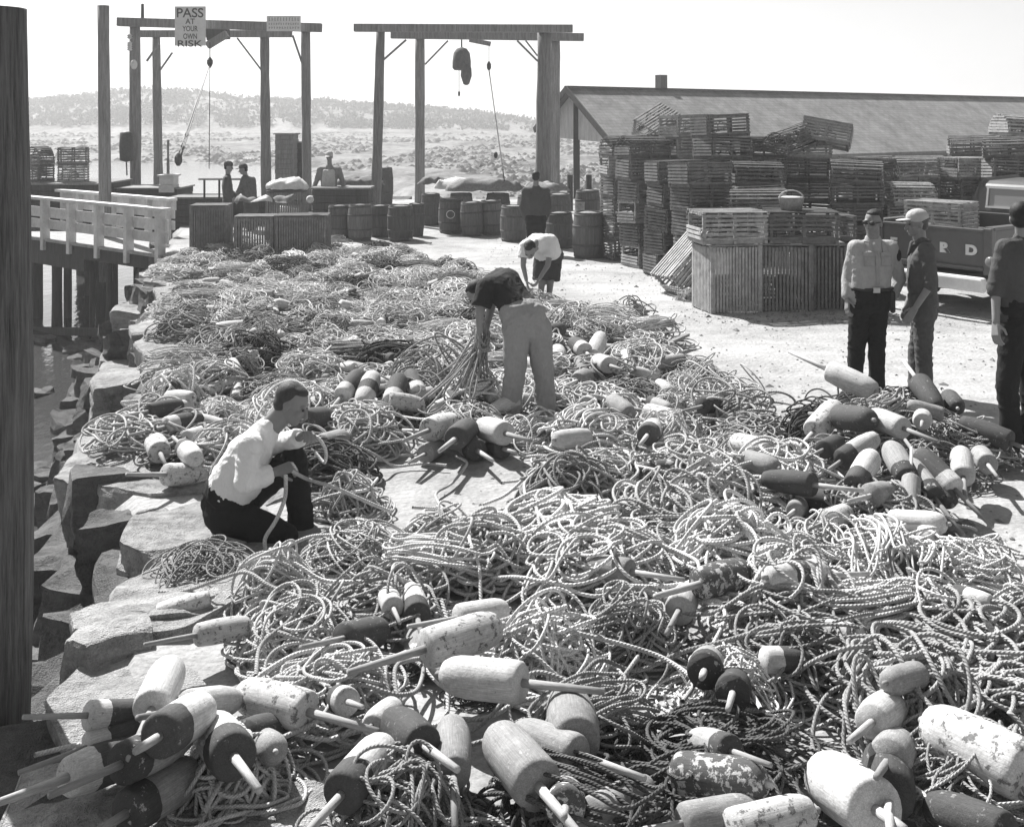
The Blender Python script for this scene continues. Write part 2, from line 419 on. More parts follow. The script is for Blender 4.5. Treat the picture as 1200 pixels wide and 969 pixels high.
def rock(c, d, rz, tilt=(0, 0), seed=0, amp=.1, n=14):
    """an angular weathered block: a gridded box pushed about by noise and cut by a few planes"""
    rng = random.Random(seed); off = Vector((rng.uniform(0, 99), rng.uniform(0, 99), rng.uniform(0, 99)))
    V = []; Fc = []; idx = {}
    cuts = [(Vector((rng.gauss(0, 1), rng.gauss(0, 1), rng.gauss(0, .12))).normalized(), rng.uniform(.78, 1.0)) for _ in range(7)]
    def vert(p):
        k = tuple(round(x, 4) for x in p)
        if k in idx: return idx[k]
        q = Vector(p)
        for nn, h in cuts:
            e = q.dot(nn) - h
            if e > 0: q -= nn * e
        q = Vector((q.x * d[0] / 2, q.y * d[1] / 2, q.z * d[2] / 2))
        s = min(d)
        q += Vector((mnoise.noise(q * 2.2 + off), mnoise.noise(q * 2.2 + off * 1.7), mnoise.noise(q * 2.2 + off * 2.3))) * amp * s * 1.6
        lay = math.floor((p[2] + 1) * 2.6); q.x *= 1 + .10 * mnoise.noise(Vector((lay * 3.3, 1.7, 0)) + off); q.y *= 1 + .10 * mnoise.noise(Vector((lay * 2.7, 7.1, 0)) + off)
        q.z += mnoise.noise(Vector((q.x * 1.5, q.y * 4, 0)) + off) * amp * s * .35 + round(mnoise.noise(Vector((q.x * 2.2, q.y * 2.2, 3)) + off) * 3) / 3 * amp * s * .7; q += Vector((mnoise.noise(q * 11 + off), mnoise.noise(q * 11 - off), mnoise.noise(q * 13 + off))) * amp * s * .22
        idx[k] = len(V); V.append(q); return idx[k]
    for ax in range(3):
        for sgn in (-1, 1):
            for i in range(n):
                for j in range(n):
                    cs = []
                    for (a, b2) in ((i, j), (i + 1, j), (i + 1, j + 1), (i, j + 1)):
                        p = [0, 0, 0]; p[ax] = sgn; p[(ax + 1) % 3] = -1 + 2 * a / n; p[(ax + 2) % 3] = -1 + 2 * b2 / n; cs.append(vert(p))
                    Fc.append(tuple(cs if sgn > 0 else reversed(cs)))
    M = Matrix.Translation(c) @ Matrix.Rotation(rz, 4, 'Z') @ Matrix.Rotation(tilt[0], 4, 'X') @ Matrix.Rotation(tilt[1], 4, 'Y')
    return [M @ v for v in V], Fc
ROCKS = []
def place_slab(px, py, wx, wy, h, rz, top=.06, tilt=(0, 0)):
    g = G(px, py, top); V, Fc = rock((0, 0, 0), (wx, wy, h), 0, tilt, seed=len(ROCKS) * 7 + 3, amp=.10, n=16)
    mb = MB(); mb.add(V, Fc); o = mb.build('granite_slab', granite, smooth=False)
    o.location = (g.x, g.y, top - h / 2); o.rotation_euler = (0, 0, rz); ROCKS.append((o, px, py, wx * wy)); return o
QR = R(15)
def slab(x, y, top, wx, wy, h, rz, tilt=(0, 0)):
    px, py = PX((x, y, top)); V, Fc = rock((0, 0, 0), (wx, wy, h), 0, tilt, seed=len(ROCKS) * 7 + 3, amp=.075, n=16); mb = MB(); mb.add(V, Fc)
    o = mb.build('granite_slab', granite); o.location = (x, y, top - h / 2); o.rotation_euler = (0, 0, rz); ROCKS.append((o, px, py, wx * wy))
rs = random.Random(21)
for row, (off, wlo, whi, tlo, thi) in enumerate(((.38, .80, 1.0, -.03, .09), (1.02, .75, .95, -.01, .07), (-.22, .45, .65, -.40, -.18))):
    y = 3.5 + .3 * row
    while y < (17 if row == 1 else 21.5):
        ln = rs.uniform(.75, 1.5) * (.8 if row == 2 else 1); yc = y + ln / 2; wx = rs.uniform(wlo, whi)
        if not (row == 1 and yc < 6.2) and not (row == 2 and (yc < 7.5 or rs.random() < .35)): slab(edgeX(yc) + off + rs.uniform(-.10, .06) + (.0 if row else 0), yc, rs.uniform(tlo, thi), wx * 1.12, ln * 1.14, rs.uniform(.32, .46), R(15) + rs.uniform(-.14, .14), (rs.uniform(-.05, .05), rs.uniform(-.06, .03)))
        y += ln
for a in ((330, 955, .75, .38, .22, .1, .05), (175, 712, .75, .4, .3, .4, .06), (128, 742, .42, .36, .3, .4, .07)): place_slab(*a)
def build_quay():
    mb = MB(); rng = random.Random(5); k = 0
    for course in range(6):
        z = -.35 - .4 * course; Y = 2.6
        while Y < 23:
            L = rng.uniform(.45, 1.1); x = edgeX(Y) - .10 - .20 * course + rng.uniform(-.12, .12)
            V, Fc = rock((x, Y + L / 2, z + rng.uniform(-.08, .08)), (rng.uniform(.5, .8), L, rng.uniform(.42, .6)), R(15) + rng.uniform(-.3, .3), (rng.uniform(-.2, .2), rng.uniform(-.2, .25)), 900 + k, .13, 6)
            mb.add(V, Fc); k += 1; Y += L * .92
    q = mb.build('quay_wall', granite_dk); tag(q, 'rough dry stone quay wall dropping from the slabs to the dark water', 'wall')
    mb = MB()
    for _ in range(150):
        Y = rng.uniform(4, 25); x = edgeX(Y) - rng.uniform(1.0, 2.6); s = rng.uniform(.2, .6)
        if Y > 11.5 and rng.random() < .8: x = edgeX(Y) - rng.uniform(.7, 1.5)
        V, Fc = rock((x, Y, -2.25 + rng.uniform(-.1, .15)), (s, s * rng.uniform(.7, 1.3), s * .7), rng.uniform(0, 6), (rng.uniform(-.3, .3), rng.uniform(-.3, .3)), 2000 + _, .16, 4); mb.add(V, Fc)
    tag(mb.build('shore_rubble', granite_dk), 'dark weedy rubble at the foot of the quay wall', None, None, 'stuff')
build_quay()

# ------------------------------------------------------------------ rope heaps
def smooth_keys(rng, n, per, lo, hi, dim=1):
    k = rng.uniform(lo, hi, size=(int(n / per) + 4, dim)); t = np.arange(n) / per
    i = t.astype(int); f = t - i; f = f * f * (3 - 2 * f); f = f[:, None]
    return k[i] * (1 - f) + k[i + 1] * f
def dome(x, y, Rr, h): return h * np.clip(1 - (x * x + y * y) / (Rr * Rr), 0, 1) ** .55
def path_tangle(rng, loops, Rr, h, rmin, rmax, zf0, zf1, tilt=.8, step=.03):
    ravg = (rmin + rmax) / 2; per = max(10, int(2 * math.pi * ravg / step)); n = int(loops * per)
    c = smooth_keys(rng, n, per * 1.3, -Rr * .62, Rr * .62, 2); rad = smooth_keys(rng, n, per * .8, rmin, rmax)[:, 0]
    ecc = smooth_keys(rng, n, per * 2.2, .35, 1.1)[:, 0]; ori = smooth_keys(rng, n, per * 2.5, 0, 6.3)[:, 0]
    tx = smooth_keys(rng, n, per * 1.2, -tilt, tilt, 2); zf = smooth_keys(rng, n, per, zf0, zf1)[:, 0]
    th = np.cumsum(np.full(n, 2 * math.pi / per) * (1 + .25 * (smooth_keys(rng, n, per * .4, -1, 1)[:, 0])))
    lx = np.cos(th) * rad; ly = np.sin(th) * rad * ecc
    x = c[:, 0] + lx * np.cos(ori) - ly * np.sin(ori); y = c[:, 1] + lx * np.sin(ori) + ly * np.cos(ori)
    z = dome(x, y, Rr, h) * zf + tx[:, 0] * lx + tx[:, 1] * ly
    w = smooth_keys(rng, n, 4, -.006, .006, 3)
    return np.c_[x, y, z] + w
def path_hank(rng, passes, L, wd, Rr, h, zlift=.05, step=.035):
    P = []; lat = 0
    for k in range(passes):
        l = L * rng.uniform(.85, 1.1) / 2; a = rng.uniform(-wd, wd) * .5; b2 = a + rng.uniform(.04, .13) * rng.choice((-1, 1))
        bend = rng.uniform(-.06, .06) + .05; zz = zlift * rng.uniform(.1, 1)
        m = int(2 * l / step)
        t = np.linspace(-1, 1, m)
        P.append(np.c_[t * l, a + bend * (1 - t * t), np.full(m, zz) + .0 * t])
        e = np.linspace(0, math.pi, 8)[1:-1]; rr = (b2 - a) / 2
        P.append(np.c_[l + np.sin(e) * abs(rr) * 1.4, a + rr * (1 - np.cos(e)), zz + np.sin(e) * rng.uniform(-.02, .07)])
        P.append(np.c_[-t * l, b2 + bend * (1 - t * t) * .8, np.full(m, zlift * rng.uniform(.1, 1))])
        e2 = np.linspace(0, math.pi, 8)[1:-1]; nx = a + rng.uniform(-.05, .05)
        P.append(np.c_[-l - np.sin(e2) * .05, b2 + (nx - b2) * (1 - np.cos(e2)) / 2, zz + np.sin(e2) * rng.uniform(-.02, .06)])
    p = np.vstack(P); p[:, 2] += dome(p[:, 0], p[:, 1], Rr, h)
    for _ in range(2): p[1:-1] = (p[:-2] + p[1:-1] * 2 + p[2:]) / 4
    return p + smooth_keys(rng, len(p), 5, -.009, .009, 3) + smooth_keys(rng, len(p), 17, -.03, .03, 3)
def path_fan(rng, loops, rad, L, lean, step=.03):
    per = int(2 * math.pi * rad / step); n = int(loops * per); t = np.arange(n) / n
    th = 2 * math.pi * np.arange(n) / per; r = rad * (1 + smooth_keys(rng, n, per * .8, -.38, .22)[:, 0])
    adv = (t - .5) * L + smooth_keys(rng, n, per * .6, -.10, .10)[:, 0]; ln = lean + smooth_keys(rng, n, per, -.55, .55)[:, 0]
    up = np.sin(th) * r; x = np.cos(th) * r * 1.1; y = adv + up * np.sin(ln); z = rad * .55 + up * np.cos(ln) * .85
    curve = .18 * np.sin(adv * 3); z = np.where(z < .015, .012 + .05 * rng.rand(n), z)
    p = np.c_[x + curve, y, z]
    for _ in range(2): p[1:-1] = (p[:-2] + p[1:-1] * 2 + p[2:]) / 4
    return p + smooth_keys(rng, n, 5, -.006, .006, 3)
HEAPS = []                                # (mesh, style, radius)
def make_heap(i):
    rng = np.random.RandomState(100 + i); mb = MB(); r = rng.choice((.0065, .0078, .009)); style = ('tangle', 'coil', 'tangle', 'fan', 'coil', 'tangle', 'hank')[i % 7]
    Rr = rng.uniform(.40, .54); h = rng.uniform(.18, .30)
    def put(p):
        p[:, 2] = np.maximum(p[:, 2], r + .004 + .01 * np.abs(np.sin(np.arange(len(p)) * .21))); mb.tube(p, r, 6, uv=True)
    put(path_tangle(rng, 24, Rr * 1.02, h * .8, .10, .24, .1, .75, .35))       # the bed below
    if style == 'tangle':
        put(path_tangle(rng, 38, Rr * .9, h, .06, .19, .6, 1.1, .45)); put(path_tangle(rng, 9, Rr, h, .10, .2, .8, 1.12, .55))
    elif style == 'coil':
        put(path_tangle(rng, 32, Rr * .5, h, .14, .28, .6, 1.15, .38)); put(path_tangle(rng, 12, Rr * .7, h, .08, .2, .9, 1.2, .7))
    elif style == 'hank':
        put(path_hank(rng, 12, rng.uniform(.45, .7), .42, Rr, h, .10)); put(path_tangle(rng, 16, Rr * .8, h, .07, .17, .8, 1.2, .7))
    else:
        p = path_fan(rng, 17, rng.uniform(.13, .20), rng.uniform(.40, .62), rng.uniform(.5, 1.15)); p[:, 2] = p[:, 2] * .75 + .05; put(p); put(path_tangle(rng, 12, Rr, h, .07, .2, .8, 1.5, .9))
        put(path_tangle(rng, 10, Rr, h * .8, .08, .2, .7, 1.15, .7))
    HEAPS.append((mb, style, Rr, h))
for i in range(21): make_heap(i)
HMESH = {}
def heap_mesh(i, tone):
    k = (i, tone)
    if k not in HMESH:
        base = HMESH.get(('base', i))
        if base is None:
            HMESH[('base', i)] = base = HEAPS[i][0].mesh('rope_heap', ROPE[tone], True); HMESH[k] = base
        else:
            me = base.copy(); me.materials[0] = ROPE[tone]; HMESH[k] = me
    return HMESH[k]
FIELD = [(225, 302), (300, 294), (400, 291), (470, 296), (545, 318), (600, 345), (660, 368), (715, 372), (768, 398), (800, 440), (850, 462), (915, 492), (960, 520),
         (985, 580), (1070, 640), (1165, 700), (1215, 760), (1215, 985), (260, 985), (240, 905), (262, 820), (245, 770), (240, 690), (240, 655), (235, 610),
         (215, 545), (150, 530), (185, 480), (215, 440), (205, 400), (200, 350), (192, 318)]
def inside(poly, x, y):
    c = False; j = len(poly) - 1
    for i in range(len(poly)):
        xi, yi = poly[i]; xj, yj = poly[j]
        if (yi > y) != (yj > y) and x < (xj - xi) * (y - yi) / (yj - yi) + xi: c = not c
        j = i
    return c
def in_bare(px, py):                      # trodden gaps the photograph shows
    return ((px - 522) / 128) ** 2 + ((py - 577) / 62) ** 2 < 1 or ((px - 905) / 55) ** 2 + ((py - 868) / 40) ** 2 < 1 or ((px - 330) / 90) ** 2 + ((py - 968) / 40) ** 2 < 1
HSIZE = []
ROPES = []                                # (object, px, py, tone, style)
def put_heap(px, py, i=None, tone=None, sc=None, z=0.0, rz=None, sz=1):
    i = random.randrange(len(HEAPS)) if i is None else i
    if tone is None and HEAPS[i][1] == 'fan': tone = random.choice(('pale', 'grey'))
    if tone is None and py > 700 and px > 560: tone = random.choices(('pale', 'grey', 'dark'), (.35, .45, .20))[0]
    if tone is None: tone = random.choices(('pale', 'grey', 'dark'), (.70, .24, .06))[0]
    o = link('rope_heap', heap_mesh(i, tone)); g = G(px, py); sc = sc or random.uniform(.8, 1.12)
    o.location = (g.x, g.y, z); o.rotation_euler = (0, 0, random.uniform(0, 6.3) if rz is None else rz); o.scale = (sc, sc, sc * sz * random.uniform(.85, 1.25))
    ROPES.append((o, px, py, tone, HEAPS[i][1])); HSIZE.append((g.x, g.y, HEAPS[i][2] * sc, HEAPS[i][3] * o.scale[2] + z)); return o
def pile_top(p):
    t = 0
    for x, y, r_, h_ in HSIZE:
        q = ((p[0] - x) ** 2 + (p[1] - y) ** 2) / (r_ * r_)
        if q < 1: t = max(t, h_ * (1 - q) ** .5)
    return t
# heaps that stand out one by one
for a in ((790, 628, 3, 'pale', 1.25, 0, R(70)), (655, 660, 7, 'pale', 1.3, 0, R(100)), (700, 705, 2, 'pale', 1.3, 0, R(150)), (925, 745, 1, 'pale', 1.15), (940, 790, 5, 'grey', 1.2), (1130, 790, 9, 'grey', 1.2),
          (1080, 760, 11, 'pale', 1.2, 0, R(80)), (240, 676, 0, 'grey', .75), (325, 716, 4, 'pale', .85), (345, 765, 8, 'pale', .95), (412, 600, 15, 'pale', .75), (430, 528, 14, 'pale', .95, 0, R(20)),
          (500, 470, 10, 'grey', 1.2), (300, 430, 12, 'dark', 1.15), (220, 385, 16, 'grey', 1.0), (690, 890, 13, 'grey', .9), (640, 800, 18, 'pale', 1.1, 0, R(130)), (565, 680, 19, 'pale', 1.0), (860, 500, 17, 'grey', 1.1), (1010, 760, 6, 'pale', 1.1),
          (470, 985, 1, 'grey', .9), (1140, 950, 5, 'grey', .9), (385, 840, 9, 'pale', .85), (520, 690, 13, 'pale', 1.0), (740, 770, 11, 'grey', 1.0), (840, 600, 15, 'pale', 1.1), (740, 380, 3, 'grey', .9), (505, 786, 0, 'dark', .42), (598, 742, 4, 'dark', .36), (705, 884, 0, 'dark', .42), (560, 815, 2, 'dark', .4), (455, 440, 6, 'dark', .9)):
    put_heap(*a)
for (px, py, i_, z_) in ((955, 520, 1, .0), (1010, 510, 5, .0), (1060, 510, 9, .0), (1110, 520, 8, .0), (985, 560, 12, 0), (1040, 560, 4, 0), (1095, 560, 0, 0), (1030, 530, 6, .12), (1080, 535, 10, .10), (1140, 540, 16, 0), (1000, 490, 17, .0), (1055, 486, 13, 0)): put_heap(px, py, i_, 'dark' if i_ % 2 else 'grey', .85, z_, None, .95)
tries = 0
while len(ROPES) < 292 and tries < 14000:
    tries += 1
    Y = random.uniform(3.6, 21.6); X = random.uniform(-6.5, 4.5); px, py = PX((X, Y, 0))
    if py > 990 or not inside(FIELD, px, py) or in_bare(px, py): continue
    if math.hypot((px - 300) / 100, (py - 615) / 62) < 1: continue
    dm = .47 if Y < 9 else .48
    if any((X - o.location.x) ** 2 + (Y - o.location.y) ** 2 < dm * dm for o, *_ in ROPES): continue
    put_heap(px, py, sz=.95 if Y < 10 else .85 if Y < 14 else .62)
# loose strands wandering between the heaps
STRANDS = []
def strand(pts, tone='pale', r=.010, label=None):
    P = np.array([(p.x, p.y, p.z) for p in pts]); t = np.arange(len(P)); n = (len(P) - 1) * 14 + 1; tt = np.linspace(0, len(P) - 1, n)
    Q = np.c_[[np.interp(tt, t, P[:, k]) for k in range(3)]].T
    for _ in range(26): Q[1:-1] = (Q[:-2] + Q[1:-1] * 2 + Q[2:]) / 4
    o = MB().tube(Q, r, 6, uv=True).build('loose_rope', ROPE[tone], smooth=True); c = Q[len(Q) // 2]; px, py = PX(c)
    STRANDS.append((o, px, py, tone, label)); return o
for k in range(34):
    while True:
        px, py = random.uniform(200, 1150), random.uniform(330, 940)
        if inside(FIELD, px, py): break
    g = G(px, py); a = random.uniform(0, 6.3); pts = []
    for i in range(9):
        pts.append(Vector((g.x, g.y, pile_top(g) * .92 + random.uniform(.01, .05)))); a += random.uniform(-1.0, 1.0)
        g = g + Vector((math.cos(a), math.sin(a), 0)) * random.uniform(.14, .26)
    strand(pts, random.choice(('pale', 'pale', 'grey')))

# ------------------------------------------------------------------ lobster buoys
BMESH = {}
SHAPES = {'bullet': [(.0, -.5), (.86, -.5), (.97, -.47), (1, -.40), (1, .16), (.96, .28), (.86, .38), (.68, .46), (.40, .5), (.0, .505)],
          'taper': [(.0, -.5), (.93, -.5), (1, -.46), (1, -.1), (.93, .15), (.78, .36), (.62, .48), (.50, .5), (.0, .5)],
          'barrel': [(.0, -.5), (.80, -.5), (.90, -.47), (.99, -.2), (1, .05), (.95, .3), (.80, .47), (.66, .5), (.0, .5)]}
def buoy_meshes(shape, pat, rk, sk):
    k = (shape, pat, rk, sk)
    if k not in BMESH:
        L = 1.0; rr = rk; prof = [(max(.001, r) * rr, z) for r, z in SHAPES[shape]]
        mb = MB().lathe(prof, 22, caps=False); me = mb.mesh('body', BUOY[pat][0], True)
        co = np.empty(len(me.vertices) * 3); me.vertices.foreach_get('co', co); co = co.reshape(-1, 3)
        sd_ = len(BMESH)
        for v in co: v[:2] *= 1 + .05 * mnoise.noise(Vector((v[0] * 4, v[1] * 4, v[2] * 2.5 + sd_ * 3)))
        me.vertices.foreach_set('co', co.ravel())
        st = MB()
        if sk != 'none': st.lathe([(.036, -.5 - (.95 if sk == 'long' else .45)), (.044, -.5 - .30), (.046, -.5 + .02)], 8)
        tg = MB().lathe([(.042, .49), (.038, .57), (.016, .59)], 8)
        BMESH[k] = (me, st.mesh('spindle', stick_m, True) if sk != 'none' else None, tg.mesh('toggle', stick_m, True))
    return BMESH[k]
BUOYS = []
def buoy(c, d, L, pat, ratio=.19, shape='bullet', stick='long', roll=None, z0=True):
    """c centre, d pointing from the stick end to the nose"""
    t = link('lobster_buoy', None); t.empty_display_size = .1
    me, sm, tm = buoy_meshes(shape, pat, round(ratio, 2), stick)
    b = link('body', me, t); link('toggle', tm, t); s = link('spindle', sm, t) if sm else None
    M = frame(d, c) @ Matrix.Rotation(random.uniform(0, 6.3) if roll is None else roll, 4, 'Z') @ Matrix.Scale(L, 4)
    t.matrix_world = M
    px, py = PX(c); BUOYS.append((t, px, py, pat, stick)); return t
def buoy_px(nx, ny, bx, by, r, pat, z=.13, stick='long', away=0, shape=None, L=None):
    mx, my = (nx + bx) / 2, (ny + by) / 2; c = G(mx, my, z)
    for _ in range(3): z = max(z, pile_top(c) * .88 + .02); c = G(mx, my, z)
    s = F / c.y; rm = min(.105, max(.055, r / s))
    if L is None: L = min(.42, max(.26, rm * 4.6))
    a, b = (nx - bx) / s, -(ny - by) / s; k = (H - z) / c.y
    q = b * b - L * L + a * a; disc = 4 * b * b * k * k - 4 * (1 + k * k) * q
    if abs(a) > L * .95: a = math.copysign(L * .95, a); q = b * b - L * L + a * a; disc = 4 * b * b * k * k - 4 * (1 + k * k) * q
    if disc < 0: de = b * k / (1 + k * k)
    else:
        r1 = (2 * b * k + math.sqrt(disc)) / (2 * (1 + k * k)); r2 = (2 * b * k - math.sqrt(disc)) / (2 * (1 + k * k))
        de = min((r1, r2), key=lambda e: abs(b - k * e))
        if away: de = max(r1, r2) if away > 0 else min(r1, r2)
    d = Vector((a, de, b - k * de))
    return buoy(c, d, L, pat, round(rm / L, 2), shape or random.choice(('bullet', 'bullet', 'taper', 'barrel')), stick)
for a in (   # nose x, y, stick-end x, y, radius (photo pixels), paint, height of its middle, stick
 # the heaped buoys in front of the standing men
 (1018, 459, 978, 434, 14, 'white', .42), (988, 475, 947, 506, 14, 'worn', .30), (1031, 512, 982, 540, 13, 'whitedk', .30), (1031, 532, 994, 569, 14, 'whitedk', .30), (1053, 522, 1053, 561, 14, 'greydk', .32),
 (1073, 541, 1084, 583, 14, 'greydk', .24), (1086, 530, 1108, 573, 14, 'dkwhite', .28), (1137, 528, 1118, 559, 13, 'white', .26), (1053, 575, 1012, 581, 14, 'grey', .16), (1088, 478, 1088, 448, 13, 'dark', .34),
 (1112, 478, 1122, 466, 11, 'dark', .26), (1049, 474, 1118, 486, 8, 'grey', .38, 'none'), (1135, 494, 1174, 518, 13, 'dark', .22), (900, 561, 947, 568, 14, 'dark', .14), (931, 580, 975, 588, 12, 'dark', .12),
 (1029, 487, 1049, 502, 13, 'white', .38), (990, 517, 959, 527, 11, 'dark', .26), (1012, 492, 992, 488, 15, 'dark', .38), (1090, 488, 1072, 494, 11, 'white', .36), (1158, 530, 1146, 544, 12, 'grey', .18), (944, 592, 925, 598, 11, 'grey', .1),
 (1020, 612, 1056, 636, 14, 'greydk', .11), (1102, 614, 1050, 611, 14, 'white', .11), (1050, 626, 1088, 630, 13, 'dkwhite', .11), (894, 676, 966, 674, 18, 'band', .16), (1151, 707, 1100, 697, 16, 'nosewh', .17),
 (877, 670, 815, 684, 19, 'mottled', .2), (815, 690, 790, 715, 17, 'white', .2), (1060, 600, 1075, 560, 11, 'grey', .2), (1105, 590, 1095, 550, 12, 'dark', .2), (1000, 600, 965, 610, 12, 'worn', .12), (895, 527, 868, 520, 13, 'worn', .2), (905, 548, 880, 538, 12, 'grey', .16),
 # lower right
 (840, 770, 818, 786, 20, 'greydk', .2, 'short', 1), (872, 795, 850, 812, 20, 'dark', .14), (1060, 826, 1008, 846, 22, 'white', .18), (1108, 846, 1178, 905, 34, 'worn', .2, 'short'), (980, 905, 1005, 948, 34, 'white', .16, 'short', 1),
 (1060, 885, 1020, 930, 30, 'dark', .16), (1070, 872, 1025, 890, 24, 'grey', .14), (890, 918, 800, 905, 25, 'mottled', .16), (905, 950, 785, 965, 22, 'grey', .16), (960, 950, 850, 975, 24, 'worn', .18), (764, 920, 692, 958, 22, 'grey', .15),
 (668, 925, 660, 946, 23, 'mottled', .12, 'short', 1), (582, 862, 630, 920, 30, 'grey', .22), (605, 858, 676, 884, 22, 'grey', .2), (668, 822, 672, 868, 30, 'grey', .2, 'none'), (585, 733, 500, 760, 22, 'worn', .28), (517, 790, 612, 800, 23, 'white', .26),
 (594, 714, 537, 724, 15, 'white', .22), (446, 872, 408, 930, 25, 'whitedk', .2), (455, 846, 500, 872, 24, 'dark', .22), (527, 850, 534, 906, 22, 'grey', .2), (446, 738, 408, 748, 18, 'dark', .17), (478, 690, 492, 722, 16, 'whitedk', .17), (450, 695, 464, 712, 13, 'white', .16), (440, 850, 456, 830, 15, 'white', .17),
 (1110, 945, 1160, 975, 24, 'dark', .14), (1030, 800, 1085, 790, 14, 'grey', .15), (820, 865, 850, 880, 18, 'greydk', .12),
 # lower left, on the stones
 (275, 812, 366, 834, 23, 'worn', .2), (186, 778, 194, 830, 22, 'white', .34), (168, 836, 112, 838, 17, 'dkwhite', .26), (170, 848, 112, 876, 16, 'dkwhite', .2), (226, 828, 204, 862, 25, 'whitedk', .36, 'short', 1), (204, 862, 158, 895, 23, 'greydk', .28),
 (152, 878, 98, 910, 24, 'dkwhite', .16), (213, 901, 166, 952, 25, 'greydk', .1), (234, 852, 288, 886, 27, 'whitedk', .24), (266, 820, 232, 830, 20, 'white', .26), (286, 733, 236, 744, 14, 'worn', .14), (330, 850, 296, 860, 18, 'dark', .12), (247, 700, 186, 720, 11, 'worn', .08, 'none'), (385, 816, 412, 822, 11, 'dkwhite', .16), (330, 880, 300, 870, 18, 'grey', .14),
 # by the kneeling man and the quay edge
 (172, 516, 196, 530, 13, 'worn', .1), (236, 538, 208, 524, 12, 'whitedk', .14), (233, 556, 202, 556, 13, 'worn', .1), (206, 475, 180, 482, 10, 'dark', .1), (230, 490, 200, 500, 11, 'dkwhite', .1), (248, 505, 225, 515, 11, 'white', .14), (196, 445, 222, 450, 9, 'dark', .1),
 # in the middle of the ropes
 (420, 437, 404, 464, 11, 'dkwhite', .3), (434, 440, 428, 474, 12, 'band', .28), (466, 442, 462, 472, 12, 'dkwhite', .28), (478, 437, 492, 462, 11, 'dkwhite', .28), (530, 492, 505, 504, 14, 'worn', .07), (550, 500, 535, 514, 14, 'dark', .07), (562, 500, 592, 508, 14, 'white', .07), (540, 517, 560, 528, 13, 'whitedk', .065), (575, 522, 590, 526, 11, 'dark', .06), (515, 522, 500, 532, 11, 'grey', .06),
 (706, 393, 693, 419, 11, 'white', .2), (672, 400, 684, 412, 10, 'dkwhite', .2), (660, 385, 640, 390, 9, 'dark', .18), (700, 423, 712, 428, 10, 'white', .12), (655, 410, 650, 424, 12, 'worn', .15), (690, 440, 675, 446, 10, 'grey', .1), (380, 488, 362, 492, 13, 'dark', .16), (402, 512, 380, 520, 11, 'grey', .14), (770, 500, 755, 510, 13, 'whitedk', .16), (790, 490, 760, 482, 10, 'worn', .15), (650, 515, 690, 512, 11, 'white', .14), (735, 485, 720, 470, 11, 'grey', .14), (850, 470, 820, 476, 10, 'dark', .14)):
    buoy_px(*a)
pats = ['white'] * 6 + ['worn'] * 4 + ['grey'] * 3 + ['dark'] * 2 + ['whitedk'] * 3 + ['dkwhite', 'band', 'greydk', 'mottled']
while len(BUOYS) < 212:
    far = random.random() < .86
    px, py = (random.uniform(195, 800), random.uniform(296, 480)) if far else (random.uniform(230, 1150), random.uniform(480, 780))
    if not inside(FIELD, px, py) or in_bare(px, py): continue
    if math.hypot((px - 300) / 80, (py - 590) / 60) < 1 or math.hypot((px - 615) / 40, (py - 500) / 25) < 1: continue
    if any(math.hypot(px - b[1], py - b[2]) < 9 for b in BUOYS): continue
    z = random.uniform(.12, .2); c = G(px, py, z)
    for _ in range(3): z = max(z * .6, pile_top(c) * .74); c = G(px, py, z)
    a = random.uniform(0, 6.3)
    buoy(c, (math.cos(a), math.sin(a), random.uniform(-.4, .4)), random.uniform(.25, .33), random.choice(pats), random.choice((.19, .21, .23)), random.choice(('bullet', 'taper', 'barrel')), random.choice(('long', 'short', 'none')))
# ------------------------------------------------------------------ writing
def lettering(name, s, size, m, parent, loc, rot, extrude=.004, sx=1.0, sy=1.0, bold=0.0):
    c = bpy.data.curves.new(name, 'FONT'); c.body = s; c.size = size; c.align_x = 'CENTER'; c.align_y = 'CENTER'; c.extrude = extrude; c.offset = bold
    o = link('tmp', c); dg = bpy.context.evaluated_depsgraph_get(); dg.update()
    me = bpy.data.meshes.new_from_object(o.evaluated_get(dg)); bpy.data.objects.remove(o)
    me.materials.clear(); me.materials.append(m)
    t = link(name, me, parent); t.location = loc; t.rotation_euler = rot; t.scale = (sx, sy, 1); return t

